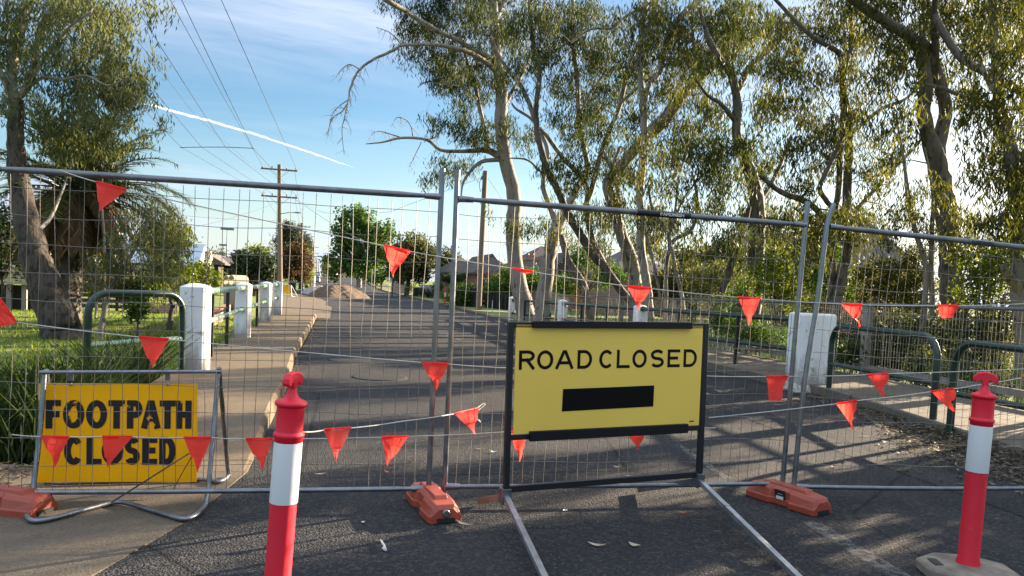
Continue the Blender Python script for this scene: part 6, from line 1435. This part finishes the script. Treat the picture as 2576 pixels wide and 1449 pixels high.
house('grey metal shed with a shallow roof behind the dark gum', [(hx(1780,50), hx(1905,50), 50, 58, float(D(1840,684,50)[2]), float(D(1840,648,50)[2]), True, False)], basic('grey shed iron', (.20,.22,.25), .6), basic('grey shed roof', (.26,.28,.31), .5), name='metal_shed')
zr = float(D(2200,618,32)[2]); house('dark tiled house roof rising above the shrubs at the far right', [(hx(2170,30), hx(2290,30), 30, 44, float(D(2250,678,30)[2]), zr+1.0, False, False)], BRICKP, TILE_G)
# left houses
Yh = 52; xa, xb = hx(300,Yh), hx(482,Yh); zr = float(D(470,612,Yh+2)[2]); ze = float(D(470,668,Yh)[2])
wh = house('white gabled cottage with a pale blue iron roof at the left', [(xa, xb, Yh, Yh+4, ze, zr, True, True)], CREAM, IRON, [(hx(452,Yh), Yh-.04, ze-1.0, 1.5, 1.2, 'y')], name='white_cottage')
mb = MB(); mb.add([(xb+.01,Yh,ze),(xb+.01,Yh+4,ze),(xb+.01,Yh+2,zr-.1),(xb+.2,Yh,ze),(xb+.2,Yh+4,ze),(xb+.2,Yh+2,zr-.1)], [(0,1,2),(5,4,3),(0,2,5,3),(2,1,4,5),(1,0,3,4)]); obj('gable', mb, WINF, wh)
mb = MB(); q_ = lambda a, z_: [(xb+.21,Yh+2.6-a,z_),(xb+.75,Yh+2.6-a,z_),(xb+.75,Yh+2.6+a,z_),(xb+.21,Yh+2.6+a,z_)]; zc_ = float(D(507,633,Yh+4)[2]); mb.loft([q_(1.5,-.1), q_(1.4,1.6), q_(.55,zc_-.3), q_(.5,zc_)]); obj('chimney', mb, CREAM, wh, bevel=.03)
house('dark timber house with a low tiled roof between the white cottage and the hedge', [(hx(482,58), hx(548,58), 58, 66, float(D(548,662,58)[2]), float(D(514,634,58)[2]), False, True), (hx(548,61), hx(592,61), 61, 70, float(D(600,664,61)[2]), float(D(600,640,66)[2]), True, False)], DARKW, TILE_G, [(hx(572,60.9), 60.95, 1.5, 1.2, .9, 'y')], name='timber_house')
# stilted weatherboard house at far left
wy = 27; x0, x1 = hx(-120,wy), hx(112,wy); zb, zt = float(D(60,716,wy)[2]), float(D(60,560,wy)[2])
wbh = thing('weatherboard_house', 'cream weatherboard house raised on dark stumps behind the big left gum', 'house', ((x0+x1)/2, wy, 0))
mb = MB(); mb.box(((x0+x1)/2, wy+4, (zb+zt)/2), (x1-x0, 8, zt-zb)); obj('wall', mb, WEATHER, wbh)
mb = MB(); hip(mb, x0, x1, wy, wy+8, zt, zt+1.9); obj('roof', mb, IRON, wbh)
for k in range(6):
    mb = MB(); mb.box((x0+.2+(x1-x0-.4)*k/5, wy+.2, zb/2-.05), (.14,.14,zb+.1)); obj('stump', mb, GREYW, wbh)
mb = MB(); mb.box(((x0+x1)/2, wy+.45, zb/2-.02), (x1-x0-.3, .06, zb-.02)); obj('underfloor_shade_sheet', mb, DARKW, wbh)  # dark sheet standing in for the shade under the floor
for wx in (.35, .75):
    mb = MB(); mb.box((x0+(x1-x0)*wx, wy-.03, (zb+zt)/2+.2), (1.3,.1,1.3)); f = obj('window', mb, WINF, wbh); mb = MB(); mb.box((x0+(x1-x0)*wx, wy-.06, (zb+zt)/2+.2), (1.1,.08,1.1)); obj('pane', mb, GLASSD, f)
# slatted fence in the left garden, brick edging, picket railing
fz0 = thing('slat_fence', 'dark slatted garden fence in the shade behind the left lawn', 'fence', (hx(230,27), 27, 0)); X0, X1 = hx(120,29), hx(330,29)
for k in range(7): mb = MB(); mb.box((X0+(X1-X0)*k/6, 29, .75), (.1,.1,1.6)); obj('post', mb, DARKW, fz0)
mb = MB()
for k in range(8): mb.box(((X0+X1)/2, 28.92, .15+k*.19), (X1-X0, .03, .13))
obj('slats', mb, DARKW, fz0)
pf = thing('garden_railing', 'low black picket railing on a brick base beyond the left lawn', 'fence', (hx(400,27), 27, 0)); X0, X1 = hx(330,28), hx(445,28)
mb = MB(); mb.box(((X0+X1)/2, 28, .16), (X1-X0, .25, .42)); obj('brick_base', mb, BRICKP, pf); mb = MB(); k = X0
while k < X1: mb.box((k, 28, .72), (.022,.022,.75)); k += .14
mb.box(((X0+X1)/2, 28, 1.05), (X1-X0, .04, .03)); mb.box(((X0+X1)/2, 28, .45), (X1-X0, .04, .03)); obj('pickets', mb, DARKPOST, pf)
mb = MB(); P = [D(528,815,19), D(560,790,25), D(600,772,33)]; P = [np.array([-3.3,18,.1]), np.array([-3.6,25,.1]), np.array([-4.2,34,.1])]
for a, b in zip(P, P[1:]): mb.bar(a+np.array([0,0,.08]), b+np.array([0,0,.08]), .22, .42)
obj('brick_edging', mb, BRICK, loc=tuple(P[1]), label='low red brick garden edging seen through the left railing', cat='low wall')
# right side gardens
def wallseg(name, label, px0, px1, Y0, Y1, z0, z1, th, mat, cat, posts=None, pm=None):
    a, b = np.array([hx(px0,Y0), Y0, 0]), np.array([hx(px1,Y1), Y1, 0]); root = thing(name, label, cat, (a[0], a[1], 0)); mb = MB(); zc = (z0+z1)/2
    mb.bar(a+np.array([0,0,zc+gz(Y0)]), b+np.array([0,0,zc+gz(Y1)]), th, z1-z0); obj('panel', mb, mat, root)
    if posts:
        for k in range(posts): p = a+(b-a)*k/(posts-1); mb = MB(); mb.box((p[0], p[1]-th*.2, (z0+z1)/2+.06), (.24,.24,z1-z0+.12)); obj('post', mb, pm or mat, root)
PINKBR = m_brick('pinkish brick', (.36,.20,.145), (.30,.165,.12), (.34,.30,.26)); PALEP = m_bands('grey paling', (.33,.34,.36), (.15,.155,.165), .11, 0, .8, .2, (.25,.25,.26))
wallseg('brick_wall', 'pink brick front fence with tall piers under the rounded dark tree', 992, 1022, 100, 92, .1, 2.0, .2, PINKBR, 'fence', 6)
wallseg('paling_fence', 'grey paling fence behind the garden shrubs right of the rounded tree', 1056, 1140, 86, 78, .3, 1.35, .06, PALEP, 'fence')
wallseg('retaining_wall', 'low brown block retaining wall along the right gardens', 1052, 1116, 80, 66, .1, .62, .3, basic('brown block', (.22,.13,.085), .9, c2=(.15,.09,.06), scale=6), 'low wall')
wallseg('metal_gate', 'black slatted side gate beside the bare pole', 1172, 1199, 47, 46, .1, 1.3, .06, DARKPOST, 'gate')
wallseg('picket_fence', 'dark picket front fence right of the bare pole', 1228, 1300, 46, 42, .1, .9, .05, DARKPOST, 'fence', 8)
wallseg('white_post', 'short white marker post in the grass by the picket fence', 1240, 1241, 38.0, 38.0, .1, .75, .10, WINF, 'marker post')
RG = [('bright clipped green hedge beside the bare pole', [(1160,735,28,22,47),(1180,745,22,26,47),(1150,760,20,18,47)], LEAF_GREEN), ('flowering pale topped hedge behind the clipped green one', [(1165,722,34,10,50),(1225,728,34,12,50),(1140,726,14,10,50)], LEAF_LIME),
      ('dark rounded shrub under the brown tiled roof', [(1152,705,26,18,62),(1130,700,20,14,62)], LEAF_DARK), ('tall bushy shrub right of the bare pole', [(1255,712,34,24,48),(1285,735,26,28,48),(1240,740,26,22,48)], LEAF_OLIVE),
      ('clipped round dark green bush on the grey paling fence', [(1100,724,16,14,74)], LEAF_GREEN), ('low blue green plants on the retaining wall', [(1075,736,24,8,72),(1100,740,18,7,70),(1055,730,12,8,76)], LEAF_DARK),
      ('yellow green low hedge left of the far bollard', [(1120,742,18,10,60),(1132,748,14,10,58)], LEAF_LIME), ('red tinged shrub behind the picket fence', [(1225,755,22,18,46.5),(1250,765,20,14,46.5)], LEAF_RED),
      ('small dark shrub at the foot of the rounded tree', [(1030,722,16,12,88),(1000,716,14,10,104)], LEAF_GREEN)]
for i, (lab, bl, lf_) in enumerate(RG): bush('shrub', lab, bl, lf_, 110+i, .16, .08, 1.9, .1, .12, 12, group='front garden shrubs', trunk_r=.05)
# street trees
shape_tree('plane_tree', 'tall bright green plane tree on the right side of the far street', (903,725,140), [(880,560,46,34),(915,555,40,32),(862,600,38,40),(905,610,50,44),(945,600,36,40),(975,580,26,28),(850,655,36,32),(890,665,50,30),(930,665,40,30),(968,640,30,34),(840,690,18,14),(895,535,30,18)], LEAF_GREEN, BARK_W, 131, .55, .42, cov=1.5, spray=.45, group='street trees', tr=.55)
shape_tree('street_tree', 'rounded dark green street tree in front of the right gardens', (1021,746,80), [(1000,640,34,30),(1035,615,44,32),(1068,645,30,40),(1030,665,50,34),(985,675,24,24),(1060,690,30,22),(1010,695,34,16),(1090,640,14,26)], LEAF_OLIVE, BARK_D, 132, .26, .17, cov=1.8, spray=.24, group='street trees', tr=.30)
shape_tree('street_tree', 'broad dark tree standing behind the brown tiled roof', (1140,725,100), [(1128,650,34,26),(1150,665,28,22),(1105,660,22,22),(1160,690,26,16)], LEAF_OLIVE, BARK_D, 133, .34, .22, cov=1.7, spray=.3, group='street trees', tr=.25)
shape_tree('street_tree', 'rusty red brown street tree behind the nearest left pole', (722,735,84), [(715,660,30,30),(745,645,36,30),(768,660,21,28),(735,685,40,22),(760,695,20,16),(702,690,16,20),(752,625,22,12)], LEAF_RED, BARK_D, 134, .26, .16, cov=1.7, spray=.26, group='street trees', tr=.16)
shape_tree('street_tree', 'pale green small tree peeping out behind the rusty tree', (785,722,100), [(780,688,8,20),(775,705,8,10),(770,640,16,14)], LEAF_LIME, BARK_M, 135, .28, .18, cov=1.6, spray=.3, group='street trees', tr=.12)
shape_tree('pine_tree', 'dark spreading pine above the rusty tree on the left', (735,720,125), [(720,585,22,22),(738,578,22,18),(712,605,26,18),(745,605,28,20),(765,612,16,22),(730,625,44,16),(722,566,14,8)], LEAF_PINE, BARK_D, 136, .42, .14, cov=1.7, spray=.35, group='street trees', tr=.3)
shape_tree('pine_tree', 'small dark pine right of the spreading pine', (768,720,150), [(770,600,12,14),(772,622,16,16)], LEAF_PINE, BARK_D, 137, .45, .16, cov=1.6, spray=.4, group='street trees', tr=.2)
shape_tree('hedge_tree', 'large dark ivy green hedge tree left of the nearest pole', (640,735,57), [(620,665,34,28),(650,655,34,26),(675,665,24,28),(612,695,26,24),(655,695,36,26),(600,650,18,16),(685,700,14,22)], LEAF_DARK, BARK_D, 138, .24, .15, cov=1.9, spray=.22, group='street trees', tr=.2)
shape_tree('hedge_tree', 'sunlit yellow green tree top behind the dark hedge tree', (650,720,82), [(640,630,28,12),(668,634,24,12),(612,640,18,10)], LEAF_LIME, BARK_D, 139, .28, .18, cov=1.5, spray=.26, group='street trees', tr=.18)
shape_tree('tree', 'pale grey green conifer at the end of the street', (822,712,270), [(822,672,14,16),(822,692,18,14),(820,656,8,10)], LEAF_GREY, BARK_D, 140, .7, .4, cov=1.7, spray=.6, group='street trees', tr=.3)
shape_tree('tree', 'dark tree mass under the plane tree at the end of the street', (860,712,290), [(850,680,20,16),(880,685,20,14),(905,690,20,12),(835,690,10,10)], LEAF_DARK, BARK_D, 141, .8, .45, cov=1.8, spray=.6, group='street trees', tr=.3)
shape_tree('tree', 'green garden tree between the plane tree and the rounded tree', (960,722,128), [(955,690,24,16),(985,690,18,14),(940,705,20,10)], LEAF_GREEN, BARK_D, 142, .4, .26, cov=1.8, spray=.4, group='street trees', tr=.2)
shape_tree('date_palm', 'far feathery palm above the dark timber house roof, left of two', (538,720,110), [(536,636,12,6),(528,640,6,6),(545,641,6,6)], PALM_G, BARK_D, 143, .7, .10, cov=1.3, droop=.3, spray=.3, group='far palms', cat='palm', tr=.2)
shape_tree('date_palm', 'far feathery palm above the dark timber house roof, right of two', (557,720,112), [(556,637,10,6),(549,642,6,5),(563,642,6,6)], PALM_G, BARK_D, 144, .7, .10, cov=1.3, droop=.3, spray=.3, group='far palms', cat='palm', tr=.2)
shape_tree('cypress_tree', 'thin dark cypress behind the white cottage gable', (508,720,96), [(507,636,3.5,10),(507,622,2,6)], LEAF_DARK, BARK_D, 145, .22, .12, cov=1.9, spray=.12, group='street trees', tr=.12)
shape_tree('street_tree', 'dark street tree far behind the plane tree trunk', (935,712,175), [(930,665,22,30),(950,650,20,24),(925,690,16,14)], LEAF_OLIVE, BARK_D, 151, .45, .28, cov=1.6, spray=.4, group='street trees', tr=.3)
shape_tree('street_tree', 'far leafy street tree left of the plane tree trunk near the crest', (898,705,215), [(895,662,20,26),(908,650,18,22),(890,684,16,10)], LEAF_GREEN, BARK_D, 152, .55, .32, cov=1.6, spray=.5, group='street trees', tr=.3)
# far sports lights, the television mast
for k, (px, pyt, Y, lab) in enumerate(((572,578,210,'tall far floodlight mast above the timber house'),(562,618,240,'shorter far floodlight mast left of the tall one'))):
    t_ = D(px, pyt, Y); root = thing('floodlight_mast', lab, 'floodlight', (t_[0], Y, 0), 'far floodlight masts'); mb = MB(); mb.tube([(t_[0],Y,0),tuple(t_)], [.28,.12], 8); obj('mast', mb, GALV, root); mb = MB(); mb.box((t_[0],Y,t_[2]+.2), (3.4 if k == 0 else 2.4,.3,.55)); obj('lamp_bank', mb, GALV_OLD, root)
t_ = D(254, 362, 29); root = thing('television_aerial', 'thin television aerial mast rising beside the palm', 'aerial', (t_[0], 29, 0)); mb = MB(); mb.tube([(t_[0],29,3.0),tuple(t_)], .02, 6); obj('mast', mb, GALV, root); mb = MB(); mb.tube([t_+np.array([-.45,0,-.02]), t_+np.array([.05,0,-.02])], .012, 5)
for k in range(5): mb.tube([t_+np.array([-.4+.09*k,-.15,-.02]), t_+np.array([-.4+.09*k,.15,-.02])], .006, 4)
obj('aerial_bar', mb, GALV, root)
t_ = D(1318, 634, 60); root = thing('television_aerial', 'small television aerial by the square brick chimney', 'aerial', (t_[0], 60, 0)); mb = MB(); mb.tube([(t_[0],60,4.3),tuple(t_)], .03, 6); obj('mast', mb, GALV, root); mb = MB(); mb.tube([t_+np.array([-.4,0,0]), t_+np.array([.4,0,0])], .02, 5); mb.tube([t_+np.array([-.3,0,-.25]), t_+np.array([.3,0,-.25])], .02, 5); obj('aerial_bar', mb, GALV, root)
